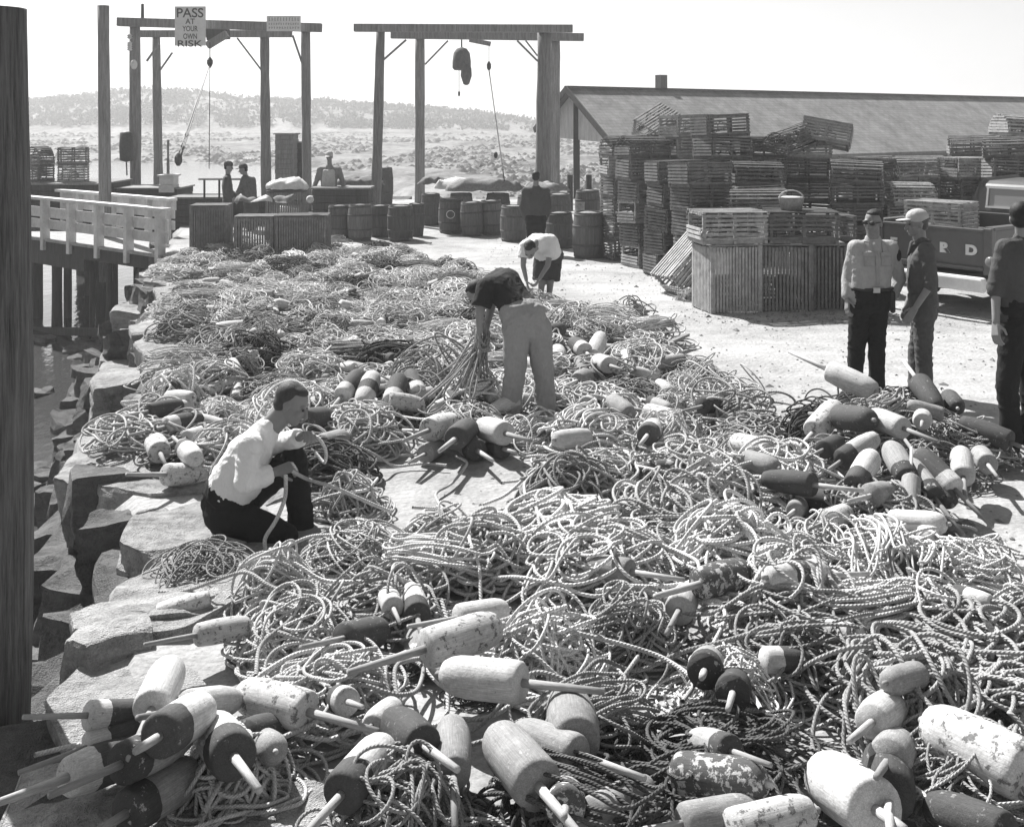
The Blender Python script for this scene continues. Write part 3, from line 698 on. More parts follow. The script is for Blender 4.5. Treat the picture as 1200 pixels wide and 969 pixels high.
# ------------------------------------------------------------------ lobster traps
TRAPS = []
def trap_proto(kind):
    rng = random.Random(hash(kind) % 99 if False else {'box': 1, 'bow': 2, 'boxb': 3, 'bowb': 4}[kind]); L, Wd, Ht = .82, .56, .38
    t = thing('lobster_trap', 'trap', 'lobster trap'); bow = kind.startswith('bow'); lm = lath_m if kind in ('box', 'bow') else lathp_m
    fr = MB(); la = MB(); w = .029; th = .012
    for x in (-L / 2 + .03, 0, L / 2 - .03):
        fr.box((x, 0, .02), (.04, Wd, .04))
        if bow:
            pts = [(x, math.cos(a) * (Wd / 2 - .03), .04 + math.sin(a) * (Ht - .06)) for a in np.linspace(0, math.pi, 13)]
            fr.tube(pts, .013, 6)
        else:
            for s in (-1, 1): fr.box((x, s * (Wd / 2 - .03), .04 + (Ht - .06) / 2), (.035, .03, Ht - .06))
            fr.box((x, 0, Ht - .03), (.035, Wd - .03, .03))
    for sy in (-1, 1): fr.box((0, sy * (Wd / 2 - .04), .02), (L - .10, .03, .038))
    def lath(p, q, up):
        p, q = Vector(p), Vector(q); j = Vector((rng.uniform(-.006, .006), rng.uniform(-.006, .006), rng.uniform(-.005, .005)))
        if rng.random() < .04: return
        la.bar(p + j, q + j * -1, w * rng.uniform(.8, 1.1), th, up)
    if bow:
        for a in np.linspace(.06, math.pi - .06, 15):
            y, z = math.cos(a) * (Wd / 2 - .012), .04 + math.sin(a) * (Ht - .045); u = Vector((0, math.cos(a), math.sin(a) * 1.2)).normalized()
            lath((-L / 2, y, z), (L / 2, y, z), u)
    else:
        for z in np.linspace(.06, Ht - .05, 6):
            for s in (-1, 1): lath((-L / 2, s * (Wd / 2 - .008), z), (L / 2, s * (Wd / 2 - .008), z), Vector((0, s, 0)))
        for y in np.linspace(-Wd / 2 + .02, Wd / 2 - .02, 9): lath((-L / 2, y, Ht - .008), (L / 2, y, Ht - .008), Vector((0, 0, 1)))
    for y in np.linspace(-Wd / 2 + .03, Wd / 2 - .03, 7): lath((-L / 2, y, .045), (L / 2, y, .045), Vector((0, 0, 1)))
    fr.build('frame', lm, t); la.build('laths', lm, t)
    for s in (-1, 1):
        en = MB()
        for z in np.linspace(.07, Ht - .05, 6):
            hw = (Wd / 2 - .03) if not bow else (Wd / 2 - .03) * math.sqrt(max(.05, 1 - ((z - .04) / (Ht - .03)) ** 2))
            if kind in ('box', 'bowb') or s > 0 or z < .2:
                en.bar((s * (L / 2 + .007), -hw, z), (s * (L / 2 + .007), hw, z), .034, .012, Vector((s, 0, 0)))
        en.build('end_panel', lm, t)
    nt_ = MB(); Mx = Matrix.Rotation(R(90), 4, 'Y'); Mx.translation = Vector((0, 0, Ht * .46))
    for k in range(9):                    # knitted funnel: radiating meshes
        a = 2 * math.pi * k / 9
        nt_.bar((-.30, math.cos(a) * .20, Ht * .47 + math.sin(a) * .14), (.16, math.cos(a) * .06, Ht * .47 + math.sin(a) * .05), .008, .008)
    for q in (.0, .35, .7, 1.0):
        rr = .20 * (1 - q) + .06 * q; nt_.tube([(-.30 + .46 * q, math.cos(a) * rr, Ht * .47 + math.sin(a) * rr * .72) for a in np.linspace(0, 2 * math.pi, 15)], .006, 5)
    nt_.build('netting_head', net_m, t)
    return t
TP = {k: trap_proto(k) for k in ('box', 'bow', 'boxb', 'bowb')}
for t in TP.values(): t.location = (0, -50, 0)
used_proto = set()
KINDN = {'box': 'dark square', 'bow': 'dark round topped', 'boxb': 'pale square', 'bowb': 'pale round topped'}
def trap(x, y, z, rz, kind, rx=0, ry=0, sc=1.0, where=''):
    if kind not in used_proto: t = TP[kind]; used_proto.add(kind)
    else: t = copy_tree(TP[kind])
    t.location = (x, y, z); t.rotation_euler = (rx, ry, rz); t.scale = (sc, sc, sc); px, py = PX((x, y, z + .2)); TRAPS.append((t, px, py, kind, where, z)); return t
SKY = [(700, 172), (740, 166), (788, 164), (792, 142), (848, 142), (856, 166), (880, 150), (960, 150), (985, 168), (1030, 172), (1036, 182), (1130, 180), (1145, 160), (1170, 142), (1300, 132)]
KS = ['box', 'box', 'bow', 'boxb', 'bow', 'bowb']
def stack(x, y, rz, drop=0, kinds=None, where='', nmax=99, lean=0.0):
    px = 600 + F * x / y; top = H - (lerp(SKY, px) - HOR) / F * y; n = min(nmax, max(1, int(round(top / .375)) - drop)); z = 0; dx = random.uniform(-.02, .02)
    for i in range(n):
        kd = random.choice(kinds or KS); kd = kd if (i == n - 1 or kd.startswith('box')) else ('box' if random.random() < .75 else kd)
        trap(x + dx * i + random.uniform(-.035, .035) + lean * i, y + random.uniform(-.04, .04), z, rz + random.uniform(-.18, .18), kd, random.uniform(-.045, .045), random.uniform(-.045, .045) - lean * .3, 1, where)
        z += .375
A1, A2 = 'by the shed post', 'behind the upright crates'
for (x, y, rz, dr) in ((2.12, 20.4, 22, 0), (2.38, 19.3, 26, 0), (2.66, 18.2, 24, 1), (2.98, 17.25, 22, 2), (2.98, 20.8, 20, 0), (3.22, 19.7, 24, 0), (3.48, 18.6, 22, 0), (3.80, 17.6, 15, 1)):
    stack(x, y, R(rz), dr, ['box', 'box', 'boxb', 'bow'], A1, lean=-.012)
for k in range(9): stack(3.75 + k * .93, 16.55 + (1.5 if k > 1 else 0) + .13 * k + random.uniform(-.1, .1), R(random.uniform(-20, 25)), 1 + (k % 3 == 1) + (1 if k < 2 else 0), None, A2)
for k in range(9): stack(4.25 + k * .95, 19.2 + .12 * k + random.uniform(-.12, .12), R(random.uniform(-22, 28)), 0 + (k % 4 == 2), None, A2)
for k in range(5): stack(6.6 + k * .98, 20.3 + .1 * k, R(random.uniform(-25, 25)), 0, None, A2)
trap(4.75, 18.9, 2.05, R(38), 'bow', .15, R(-12), 1, A2); trap(5.35, 19.0, 2.12, R(-20), 'boxb', -.25, R(10), 1, A2)
trap(2.75, 21.2, 2.30, R(40), 'boxb', R(30), R(-24), 1, A1)
t = trap(2.75, 16.35, .30, R(22), 'boxb', R(-4), R(-44), 1.15, A1)
# upright slatted holding crates
CR = []
def crate(x, y, rz, w=.78, d=.6, h=.86, m=None, slat=.045, label='', grp='upright slatted crates'):
    t = thing('slatted_crate', label, 'crate', (x, y, 0), rz, grp); m = m or lath_m; fr = MB(); CR.append(t)
    for sx in (-1, 1):
        for sy in (-1, 1): fr.box((sx * (w / 2 - .03), sy * (d / 2 - .03), h / 2), (.06, .06, h))
    for z in (.06, h - .05):
        for sy in (-1, 1): fr.box((0, sy * (d / 2 - .03), z), (w - .122, .035, .06))
        for sx in (-1, 1): fr.box((sx * (w / 2 - .03), 0, z), (.035, d - .122, .06))
    fr.build('frame', m, t)
    for sy in (-1, 1):
        s = MB(); n = int((w - .06) / slat)
        for k in range(n): s.box((-w / 2 + .05 + (w - .1) * k / (n - 1), sy * (d / 2 - .002), h / 2 + random.uniform(-.008, .008)), (slat * .66, .016, h - .03))
        s.build('slat_panel', m, t)
    for sx in (-1, 1):
        s = MB(); n = int((d - .06) / slat)
        for k in range(n): s.box((sx * (w / 2 - .002), -d / 2 + .05 + (d - .1) * k / (n - 1), h / 2 + random.uniform(-.008, .008)), (.016, slat * .66, h - .03))
        s.build('slat_panel', m, t)
    s = MB(); n = int(d / .09)
    for k in range(n): s.box((0, -d / 2 + .05 + (d - .1) * k / (n - 1), h + .008), (w, .07, .016))
    s.build('lid', m, t)
    return t
g = G(872, 368); crate(g.x - .16, g.y + .35, R(14), .74, .62, .88, lathp_m, label='pale upright slatted crate under the traps, its bare side toward the dirt road')
crate(g.x + .60, g.y + .42, R(-4), .72, .6, .88, label='dark upright slatted crate under the traps, beside the officer')
crate(g.x + 1.22, g.y + .55, R(-3), .50, .55, .86, label='narrow dark slatted crate between the traps and the pickup tailgate')
for i, (dx, dy, z, rz, kd) in enumerate(((-.15, .38, .905, 10, 'boxb'), (.84, .42, .905, -4, 'box'), (.1, 1.0, .9, 5, 'boxb'), (1.05, 1.05, .9, 3, 'box'))):
    trap(g.x + dx, g.y + dy, z if i < 2 else 0, R(rz), kd, 0, 0, 1.12, 'on the upright crates' if i < 2 else A2)
b = thing('wooden_bucket', 'small round bucket with a rope handle on top of the crate stack', 'bucket', (g.x + .72, g.y + .40, 1.335))
MB().lathe([(.0, 0), (.14, 0), (.17, .16), (.175, .17), (.155, .17), (.13, .03), (0, .03)], 20, caps=False).build('body', lathp_m, b, True)
MB().lathe([(0, .15), (.155, .15), (.12, .175), (0, .18)], 20, caps=False).build('bait', white_wood, b, True)
MB().tube([(math.cos(a) * .16, 0, .16 + math.sin(a) * .10) for a in np.linspace(0, math.pi, 12)], .010, 6).build('handle', ROPE['pale'], b, True)
for i, (px, py, s_) in enumerate(((805, 352, .5), (818, 345, .4))): put_heap(px, py, 4, 'pale', s_)

# crates and clutter behind the rope pile
lb = ('tall dark slatted crate standing alone at the end of the white bridge', 'slatted crate in front of the two talking men', 'wide slatted crate with a white buoy on its lid')
for (x0, x1, y1, top, l) in ((220, 264, 300, 242, lb[0]), (272, 318, 303, 255, lb[1]), (320, 382, 303, 254, lb[2])):
    p0 = G(x0, y1); p1 = G(x1, y1); crate((p0.x + p1.x) / 2, p0.y + .35, R(4), p1.x - p0.x, .6, (y1 - top) / F * p0.y, label=l, grp='slatted crates behind the rope pile')
p0 = G(310, 285); p1 = G(354, 285); crate((p0.x + p1.x) / 2, p0.y + .4, 0, p1.x - p0.x, .7, 1.05, label='slatted crate heaped with white netting beside the gantry post', grp='slatted crates behind the rope pile')
def mound(name, label, cat, c, rx, ry, h, m, seed=1, kind=None, rz=0):
    mb = MB(); rng = random.Random(seed); N = 26; V = []; Fc = []
    for i in range(9):
        for k in range(N):
            a = 2 * math.pi * k / N; q = i / 8; rr = math.cos(q * math.pi / 2) ** .6
            p = Vector((math.cos(a) * rx * rr, math.sin(a) * ry * rr, h * math.sin(q * math.pi / 2))); p += Vector((mnoise.noise(p * 5 + Vector((seed, 0, 0))), mnoise.noise(p * 5 + Vector((0, seed, 0))), mnoise.noise(p * 6 + Vector((0, 0, seed))))) * .09
            p.z = max(p.z, 0); V.append(p)
    for i in range(8):
        for k in range(N): Fc.append((i * N + k, i * N + (k + 1) % N, (i + 1) * N + (k + 1) % N, (i + 1) * N + k))
    mb.add(V, Fc); o = mb.build(name, m, None, True); o.location = c; o.rotation_euler = (0, 0, rz); return tag(o, label, cat)
cloth_white = cloth('bleached_canvas', .55, .2); canvas_dk = cloth('tarred_canvas', .13, .3)
mound('net_heap', 'loose heap of white netting on the slatted crate by the gantry post', 'netting', ((p0.x + p1.x) / 2, p0.y + .4, 1.09), .42, .34, .22, cloth_white, 3)
c1 = G(333, 303); bu = buoy((c1.x + .42, c1.y + .3, 1.06), (.2, -1, .05), .24, 'white', .30, 'barrel', 'none')
for (px, hh) in ((283, .10), (300, .08), (330, .12)):
    q = G(px, 296); mound('fish_net', 'low heap of knitted trap netting on a crate lid, %s' % {283: 'by the talking man', 300: 'in the middle', 330: 'by the round buoy'}[px], 'netting', (q.x + .05, q.y + .15, .955), .22, .2, hh, cloth_white if px == 300 else net_m, px)

# ------------------------------------------------------------------ barrels
BP = []
def barrel_proto(steel=False):
    t = thing('barrel', 'barrel', 'barrel'); r, h = .29, .80
    prof = [(r * .86 + r * .14 * math.sin(math.pi * k / 10), h * k / 10) for k in range(11)]
    n = 26; mb = MB()
    mb.lathe([(0, .02)] + prof + [(r * .80, h), (r * .80, h - .05), (0, h - .05)], n, caps=False); mb.build('staves', stave_m, t)
    for z in (.05, .24, .56, .75):
        rr = r * .86 + r * .14 * math.sin(math.pi * z / h) + .006
        MB().lathe([(rr - .004, z - .02), (rr, z - .02), (rr, z + .02), (rr - .004, z + .02)], n, caps=False).build('hoop', hoop_m, t, True)
    mb = MB(); V = []
    mb.lathe([(r * .79, h - .045), (r * .6, h - .02), (r * .3, h + .0), (0, h + .01)], 16, caps=False); mb.build('bait', net_m, t, True)
    return t
bproto = barrel_proto(); first = True
BAR = []
def barrel(px, top, bot, w, label):
    global first
    t = bproto if first else copy_tree(bproto); first = False
    g = G(px, bot); t.location = (g.x, g.y + .25, 0); s = w / F * g.y / .53; t.scale = (s, s, (bot - top) / F * g.y / .80 * .96); t.rotation_euler = (random.uniform(-.03, .03), random.uniform(-.03, .03), random.uniform(0, 6))
    t['label'] = label; t['group'] = 'bait barrels along the wharf'; BAR.append(t); return t
for a in ((396, 240, 281, 26, 'barrel at the road end of the slatted crates, half hidden'), (420, 239, 283, 27, 'upright barrel below the bulldozer of nets, beside the first gantry post'), (444, 240, 279, 24, 'darkest barrel at the foot of the gantry post'),
          (468, 240, 283, 29, 'broad pale barrel last in the row before the gap'), (486, 238, 278, 18, 'barrel mostly hidden at the edge of the gap in the row'), (504, 226, 265, 22, 'barrel beside the thin gantry post, just past the gap'),
          (528, 232, 274, 28, 'barrel with a painted ring on its staves'), (553, 236, 277, 25, 'barrel between the ringed barrel and the pale topped barrel'), (576, 234, 276, 25, 'barrel with a pale band round its top'), (602, 240, 284, 30, 'barrel beside the standing man in dark work clothes'),
          (657, 248, 293, 31, 'pale barrel behind the bent man in shorts, beside the plank'), (690, 247, 304, 34, 'tall barrel with a plank against it next to the trap stacks'), (540, 226, 262, 26, 'barrel in the second row behind the ringed barrel'), (620, 228, 268, 26, 'barrel in the second row behind the man in dark work clothes'),
          (655, 226, 268, 28, 'barrel in the second row under the gantry'), (690, 222, 262, 28, 'barrel in the second row under the shed gable'), (380, 225, 262, 24, 'barrel in front of the man in the apron'), (402, 222, 262, 26, 'barrel beside the man in the apron'), (428, 220, 258, 26, 'barrel in the second row beside the first gantry post'), (583, 226, 262, 27, 'barrel in the second row under the dark net')):
    l = a[4].replace('below the bulldozer of nets, ', ''); barrel(a[0], a[1], a[2], a[3], l)
ring = MB().tube([(math.cos(a) * .09, 0, math.sin(a) * .09) for a in np.linspace(0, 2 * math.pi, 20)], .008, 6).build('painted_ring', white_wood, None)
bb = BAR[6]; ring.parent = bb; ring.matrix_parent_inverse = Matrix(); ring.scale = (1, .3, 1)
ang = -bb.rotation_euler[2] - math.pi / 2
ring.location = (.295 * math.cos(ang), .295 * math.sin(ang), .45); ring.rotation_euler = (0, 0, ang + math.pi / 2)
for (px, py, rx, hh, l, m) in ((568, 262, .95, .30, 'long dark net heaped over the barrels in the second row', net_m), (533, 258, .5, .26, 'pale canvas heaped over barrels beside the thin gantry post', cloth_white), (640, 262, .6, .22, 'grey sacking on the barrels behind the dark clothed man', net_m), (505, 250, .4, .2, 'small dark tarpaulin heap on the far barrels', canvas_dk), (420, 252, .7, .2, 'dark tarpaulin over the barrels beside the apron man', canvas_dk)):
    q = G(px, py); mound('tarpaulin', l, 'cover', (q.x, q.y + .25, .78), rx, .35, hh, m, px)
# standing barrel on the bench by the gantry post, planks, scrap
q = G(447, 240); bt = barrel(449, 195, 240, 20, 'barrel standing high behind the first gantry post')
q = G(678, 301); pl = MB().bar((q.x, q.y, 0), (q.x + .05, q.y + .22, 1.0), .16, .03, Vector((0, -1, .2))).build('plank', lathp_m, None); tag(pl, 'short pale plank leaning on the tall barrel beside the traps', 'plank')
for i, (x0, y0, x1, y1, l) in enumerate(((780, 404, 806, 392, 'thin stick poking out of the rope pile onto the dirt road'), (800, 432, 838, 434, 'flat board lying at the road edge of the rope pile'), (505, 285, 480, 280, 'pale board on the ground by the barrels'))):
    a, c = G(x0, y0, .12 if i < 2 else .03), G(x1, y1, .16 if i == 0 else .05); o = MB().bar(a, c, .05 if i != 1 else .10, .03).build('stray_board', wood_grey); tag(o, l, 'board')

def litter():
    rng = np.random.RandomState(31); V = []; Fc = []
    for k in range(5200):
        if k % 3: Y = rng.uniform(5.5, 24); X = rng.uniform(-.5, 7.5)
        else:                             # thicker along the road edge of the ropes and the foot of the crates
            t = rng.rand(); a, c = [(G(660, 372), G(960, 520)), (G(820, 372), G(1060, 372)), (G(985, 590), G(1165, 700))][rng.randint(3)]; q = a.lerp(c, t); X, Y = q.x + rng.normal() * .35, q.y + rng.normal() * .3
        a = rng.rand() * 6.3; L = rng.uniform(.005, .017) * (2.6 if rng.rand() < .05 else 1); w_ = L * rng.uniform(.15, .8); dx = np.array((math.cos(a), math.sin(a))) * L; dy = np.array((-math.sin(a), math.cos(a))) * w_; z = .03 * mnoise.noise((X * .6, Y * .6, 0)) + .014 * mnoise.noise((X * 3, Y * 3, 2)) + .004; o = len(V)
        for s1, s2 in ((-1, -1), (1, -1), (1, 1), (-1, 1)): p = dx * s1 + dy * s2; V.append((X + p[0], Y + p[1], z))
        V.append((X, Y, z + L * rng.uniform(.3, .8))); Fc.extend([(o, o + 1, o + 4), (o + 1, o + 2, o + 4), (o + 2, o + 3, o + 4), (o + 3, o, o + 4)])
    mb = MB(); mb.add(V, Fc); tag(mb.build('yard_litter', mat('litter_chips', .17, .7, 4, .9, .2)), 'pebbles and wood chips littering the dirt yard', None, None, 'stuff')
litter()

# ------------------------------------------------------------------ the two hoist gantries
def post_px(px0, py0, px1, py1, Y, w0, w1, m=None):
    a = W(px0, py0, Y); b2 = W(px1, py1, Y); a.z = min(a.z, 0 if py0 > 200 else a.z)
    return a, b2, w0 / F * Y / 2, w1 / F * Y / 2
def gantry(label, frames, nm):
    Y0 = frames[0]['Y']; t = thing('hoist_gantry', label, 'gantry', W((frames[0]['posts'][0][0] + frames[0]['posts'][-1][0]) / 2, 240, Y0) * 1)
    base = t.location.copy(); base.z = 0; t.location = base
    for f in frames:
        Y = f['Y']
        for (xb, xt, yt, w) in f['posts']:
            b0 = W(xb, 240, Y); b0.z = -.1; b1 = W(xt, yt, Y); mb = MB(); mb.pole(b0 - base, b1 - base, w * .55 / F * Y, w * .48 / F * Y, 12, .012, 9)
            mb.build('post', wood_pole, t, True)
        (x0, y0, x1, y1, h) = f['beam']; a = W(x0, y0, Y - .22); b1 = W(x1, y1, Y - .22)
        MB().bar(a - base, b1 - base, .22, h / F * Y).build('beam', wood_pole, t, bevel=.015)
        for (xa, ya, xb, yb) in f['braces']:
            MB().bar(W(xa, ya, Y - .05) - base, W(xb, yb, Y - .05) - base, .06, .05).build('brace', wood_grey, t)
    return t, base
gA, bA = gantry('timber hoist gantry carrying the warning sign, over the crates and talking men',
   [{'Y': 31, 'posts': [(159, 158, 24, 12.5), (360, 358, 30, 10.5)], 'beam': (138, 26, 377, 33, 10), 'braces': [(343, 42, 356, 80), (172, 72, 186, 52)]},
    {'Y': 36, 'posts': [(186, 183, 40, 10), (312, 310, 40, 11)], 'beam': (163, 40, 342, 40, 8), 'braces': [(278, 45, 306, 82), (188, 82, 202, 62)]}], 'a')
MB().bar(W(243, 40, 34) - bA, W(268, 38, 34) - bA, .3, .42).build('hoist_head', wood_dark, gA)
MB().bar(W(243, 54, 33.5) - bA, W(266, 40, 33.5) - bA, .25, .20).build('hoist_arm', wood_grey, gA)
MB().pole(W(167, 26, 31.2) - bA, W(167, 5, 31.2) - bA, .05, .04, 8).build('mast_stub', wood_dark, gA)
for y in (46, 55, 60): MB().lathe([(.03, 0), (.08, .03), (.05, .07), (.08, .10), (.02, .14)], 10, Matrix.Translation(W(152, y, 30.8) - bA)).build('insulator', white_wood, gA, True)
lamp_ = MB().ell(W(157, 76, 30.7) - bA, (Vector((1, 0, 0)), Vector((0, 1, 0)), Vector((0, 0, 1))), (.09, .09, .14)).build('lamp', white_wood, gA, True)
gB, bB = gantry('timber hoist gantry with the shrouded motor, standing over the barrels',
   [{'Y': 28, 'posts': [(440, 446, 34, 11), (636, 638, 34, 17)], 'beam': (415, 33, 671, 34, 9), 'braces': [(450, 70, 476, 47), (630, 72, 606, 48)]},
    {'Y': 34, 'posts': [(492, 492, 42, 11), (649, 650, 42, 13)], 'beam': (458, 41, 684, 44, 9), 'braces': [(498, 76, 525, 48), (630, 66, 616, 48)]}], 'b')
MB().bar(W(550, 47, 31) - bB, W(575, 52, 31) - bB, .2, .12).build('hoist_arm', wood_grey, gB)
steel = mat('dark_iron', .05, .4, 12, .6, .3)
def hang(name, label, cat, base, parts):
    t = thing(name, label, cat, base)
    for nm, mb, m, sm in parts: mb.build(nm, m, t, sm)
    return t
p = W(541, 60, 30); L3 = (Vector((1, 0, 0)), Vector((0, 1, 0)), Vector((0, 0, 1)))
mb = MB(); mb.lathe([(.02, .10), (.14, .06), (.22, -.06), (.25, -.28), (.25, -.46), (.2, -.52)], 16); m2 = MB(); m2.lathe([(.10, 0), (.14, -.1), (.15, -.30), (.08, -.52), (.03, -.55)], 12, Matrix.Translation((.13, -.12, -.38)))
hang('hoist_motor', 'canvas shrouded hoist motor hanging from the barrel gantry beam', 'hoist', p, [('cover', mb, canvas_dk, True), ('drum_cover', m2, canvas_dk, True), ('hanger', MB().pole((0, 0, .1), (0, 0, .30), .02, .02, 8), steel, False), ('pull_cord', MB().pole((-.07, 0, -.5), (-.07, 0, -1.15), .008, .008, 6), steel, False), ('pull_handle', MB().pole((-.07, 0, -1.1), (-.07, 0, -1.22), .03, .03, 8), steel, False)])
a, c = W(573, 52, 30.5), W(573, 80, 30.5)
t = thing('hoist_tackle', 'single hoist rope with a small block hanging over the barrels', 'tackle', c)
MB().lathe([(.03, -.06), (.06, 0), (.06, .10), (.02, .18)], 8).build('block', steel, t)
MB().pole((0, 0, .1), a - c, .008, .008, 5).build('upper_line', steel, t); q = W(591, 212, 25); MB().pole((0, 0, -.05), q - c, .016, .014, 6).build('fall_line', steel, t); q1 = W(581, 182, 26.9); MB().ell(q1 - c, L3, (.05, .05, .08)).build('shackle', steel, t)
c = W(246, 75, 33)
t = thing('hoist_tackle', 'rope tackle with hook slanting down from the sign gantry over the water', 'tackle', c)
MB().lathe([(.03, -.12), (.09, 0), (.09, .10), (.02, .2)], 8).build('block', steel, t); MB().pole((0, 0, .1), W(246, 50, 33) - c, .015, .015, 5).build('upper_line', steel, t)
for (x, y) in ((207, 188), (211, 188), (209, 190)): MB().pole((0, 0, 0), W(x, y, 28) - c, .014, .014, 5).build('fall_line', steel, t)
MB().pole((0, 0, 0), W(245, 198, 31) - c, .012, .012, 5).build('slack_line', steel, t); MB().lathe([(.04, -.1), (.1, 0), (.1, .12), (.03, .22)], 8, Matrix.Translation(W(209, 190, 28) - c)).build('lower_block', steel, t)
# signs
sign_m = mat('sign_white_paint', .62, .12, 5, .7, .15, rnd=0); ink = mat('sign_black_paint', .06, .3, 20, .7, .1, rnd=0)
cS = W(223, 31, 30.3); sc_ = 30.3 / F
s = thing('warning_sign', 'white warning sign reading PASS AT YOUR OWN RISK on the gantry beam', 'sign', cS)
MB().box((0, 0, 0), (36 * sc_, .03, 46 * sc_)).build('board', sign_m, s)
for txt, y, hgt, wd in (('PASS', 15.5, 11, 31), ('AT', 25.5, 6.4, 11), ('YOUR', 34, 6.4, 18), ('OWN', 43, 6.4, 16), ('RISK', 51.5, 7.6, 29)):
    o = lettering('lettering', txt, 1, ink, s, (0, -.0185, (31 - y) * sc_), (R(90), 0, 0), .002, 1, 1, .012); d = o.dimensions
    xs = [v.co.x for v in o.data.vertices]; ys = [v.co.y for v in o.data.vertices]; cx, cy = (max(xs) + min(xs)) / 2, (max(ys) + min(ys)) / 2
    for v in o.data.vertices: v.co.x -= cx; v.co.y -= cy
    o.scale = (wd * sc_ / (max(xs) - min(xs)), hgt * sc_ / (max(ys) - min(ys)), 1)
for sx in (-.3, .3): MB().bar((sx, .03, 0), (sx, .30, 0), .03, .03).build('bracket', steel, s)
cS = W(332.5, 28, 30.5); s = thing('notice_board', 'small faded notice board with two rows of worn lettering near the beam end', 'sign', cS)
MB().box((0, 0, 0), (40 * sc_, .03, 18 * sc_)).build('board', sign_m, s)
worn = mat('worn_sign_paint', .30, .3, 20, .8, .1, rnd=0); rng = random.Random(4)
for row, (z, hh, n) in enumerate(((5, 4.4, 11), (-.5, 2.4, 13), (-5, 2.6, 12))):
    mb = MB()
    for k in range(n):
        x = (-17 + 34 * k / (n - 1)) * sc_
        mb.box((x, -.0165, z * sc_), (1.0 * sc_, .003, hh * sc_))
        if rng.random() < .75: mb.box((x + 1.0 * sc_, -.0165, (z + rng.choice((-.4, 0, .4)) * hh) * sc_), (.9 * sc_, .0026, .7 * sc_))
    mb.build('faded_lettering', worn, s)
MB().bar((0, .03, 0), (0, .30, 0), .05, .05).build('bracket', steel, s)

# ------------------------------------------------------------------ poles, white bridge, timber wharf
a, c = Vector((-2.46, 5.0, -2.6)), W(-16, 10, 5.0)
pile = MB(); n = 15; prof = []
for i in range(n):
    t_ = i / (n - 1); z = a.z + (c.z - a.z) * t_; prof.append((.150 + .018 * math.sin(t_ * 3.1) + random.uniform(-.003, .003), z - a.z))
pile.lathe(prof, 28, Matrix.Translation((0, 0, 0)))
for i, v in enumerate(pile.v):
    v = Vector(v); ang = math.atan2(v.y, v.x); q = 1 + .035 * mnoise.noise(Vector((math.cos(ang) * 4, math.sin(ang) * 4, v.z * .4))); zz = v.z / (c.z - a.z)
    bow = .05 * math.sin(zz * math.pi); pile.v[i] = (v.x * q + (c.x - a.x) * zz + bow + .02, v.y * q, v.z)
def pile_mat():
    m, n_, l, b = nt('dark_foot_pile_timber'); tc = n_.new('ShaderNodeTexCoord'); sp = n_.new('ShaderNodeSeparateXYZ'); l.new(tc.outputs['Object'], sp.inputs[0])
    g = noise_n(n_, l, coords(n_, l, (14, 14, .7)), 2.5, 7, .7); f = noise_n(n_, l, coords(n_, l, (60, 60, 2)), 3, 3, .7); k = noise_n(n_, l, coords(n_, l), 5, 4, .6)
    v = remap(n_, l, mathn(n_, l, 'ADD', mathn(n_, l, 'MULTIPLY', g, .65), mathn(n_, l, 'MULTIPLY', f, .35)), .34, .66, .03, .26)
    foot_dark = remap(n_, l, mathn(n_, l, 'ADD', sp.outputs[2], mathn(n_, l, 'MULTIPLY', k, 1.0)), 2.4, 3.6, .22, 1)  # timber colour darkens towards the foot, with a noisy edge
    setcol(n_, l, b, mathn(n_, l, 'MULTIPLY', v, foot_dark)); b.inputs['Roughness'].default_value = .9; bump(n_, l, b, mathn(n_, l, 'ADD', g, mathn(n_, l, 'MULTIPLY', f, .5)), 1, .03); return m
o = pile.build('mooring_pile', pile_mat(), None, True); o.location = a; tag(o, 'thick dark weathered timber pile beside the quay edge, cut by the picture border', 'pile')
def single_pole(x0, y0, x1, y1, Y, w0, w1, label):
    b0, b1 = W(x0, y0, Y), W(x1, y1, Y); o = MB().pole((0, 0, 0), b1 - b0, w0 / F * Y / 2, w1 / F * Y / 2, 14, .008, 9).build('timber_pole', wood_pole, None, True); o.location = b0; return tag(o, label, 'pole')
single_pole(124, 330, 121, 7, 25, 15, 13, 'tall bare timber pole rising behind the white bridge rail')
single_pole(197, 240, 197, 164, 36, 3, 3, 'thin stake standing by the white box near the water')
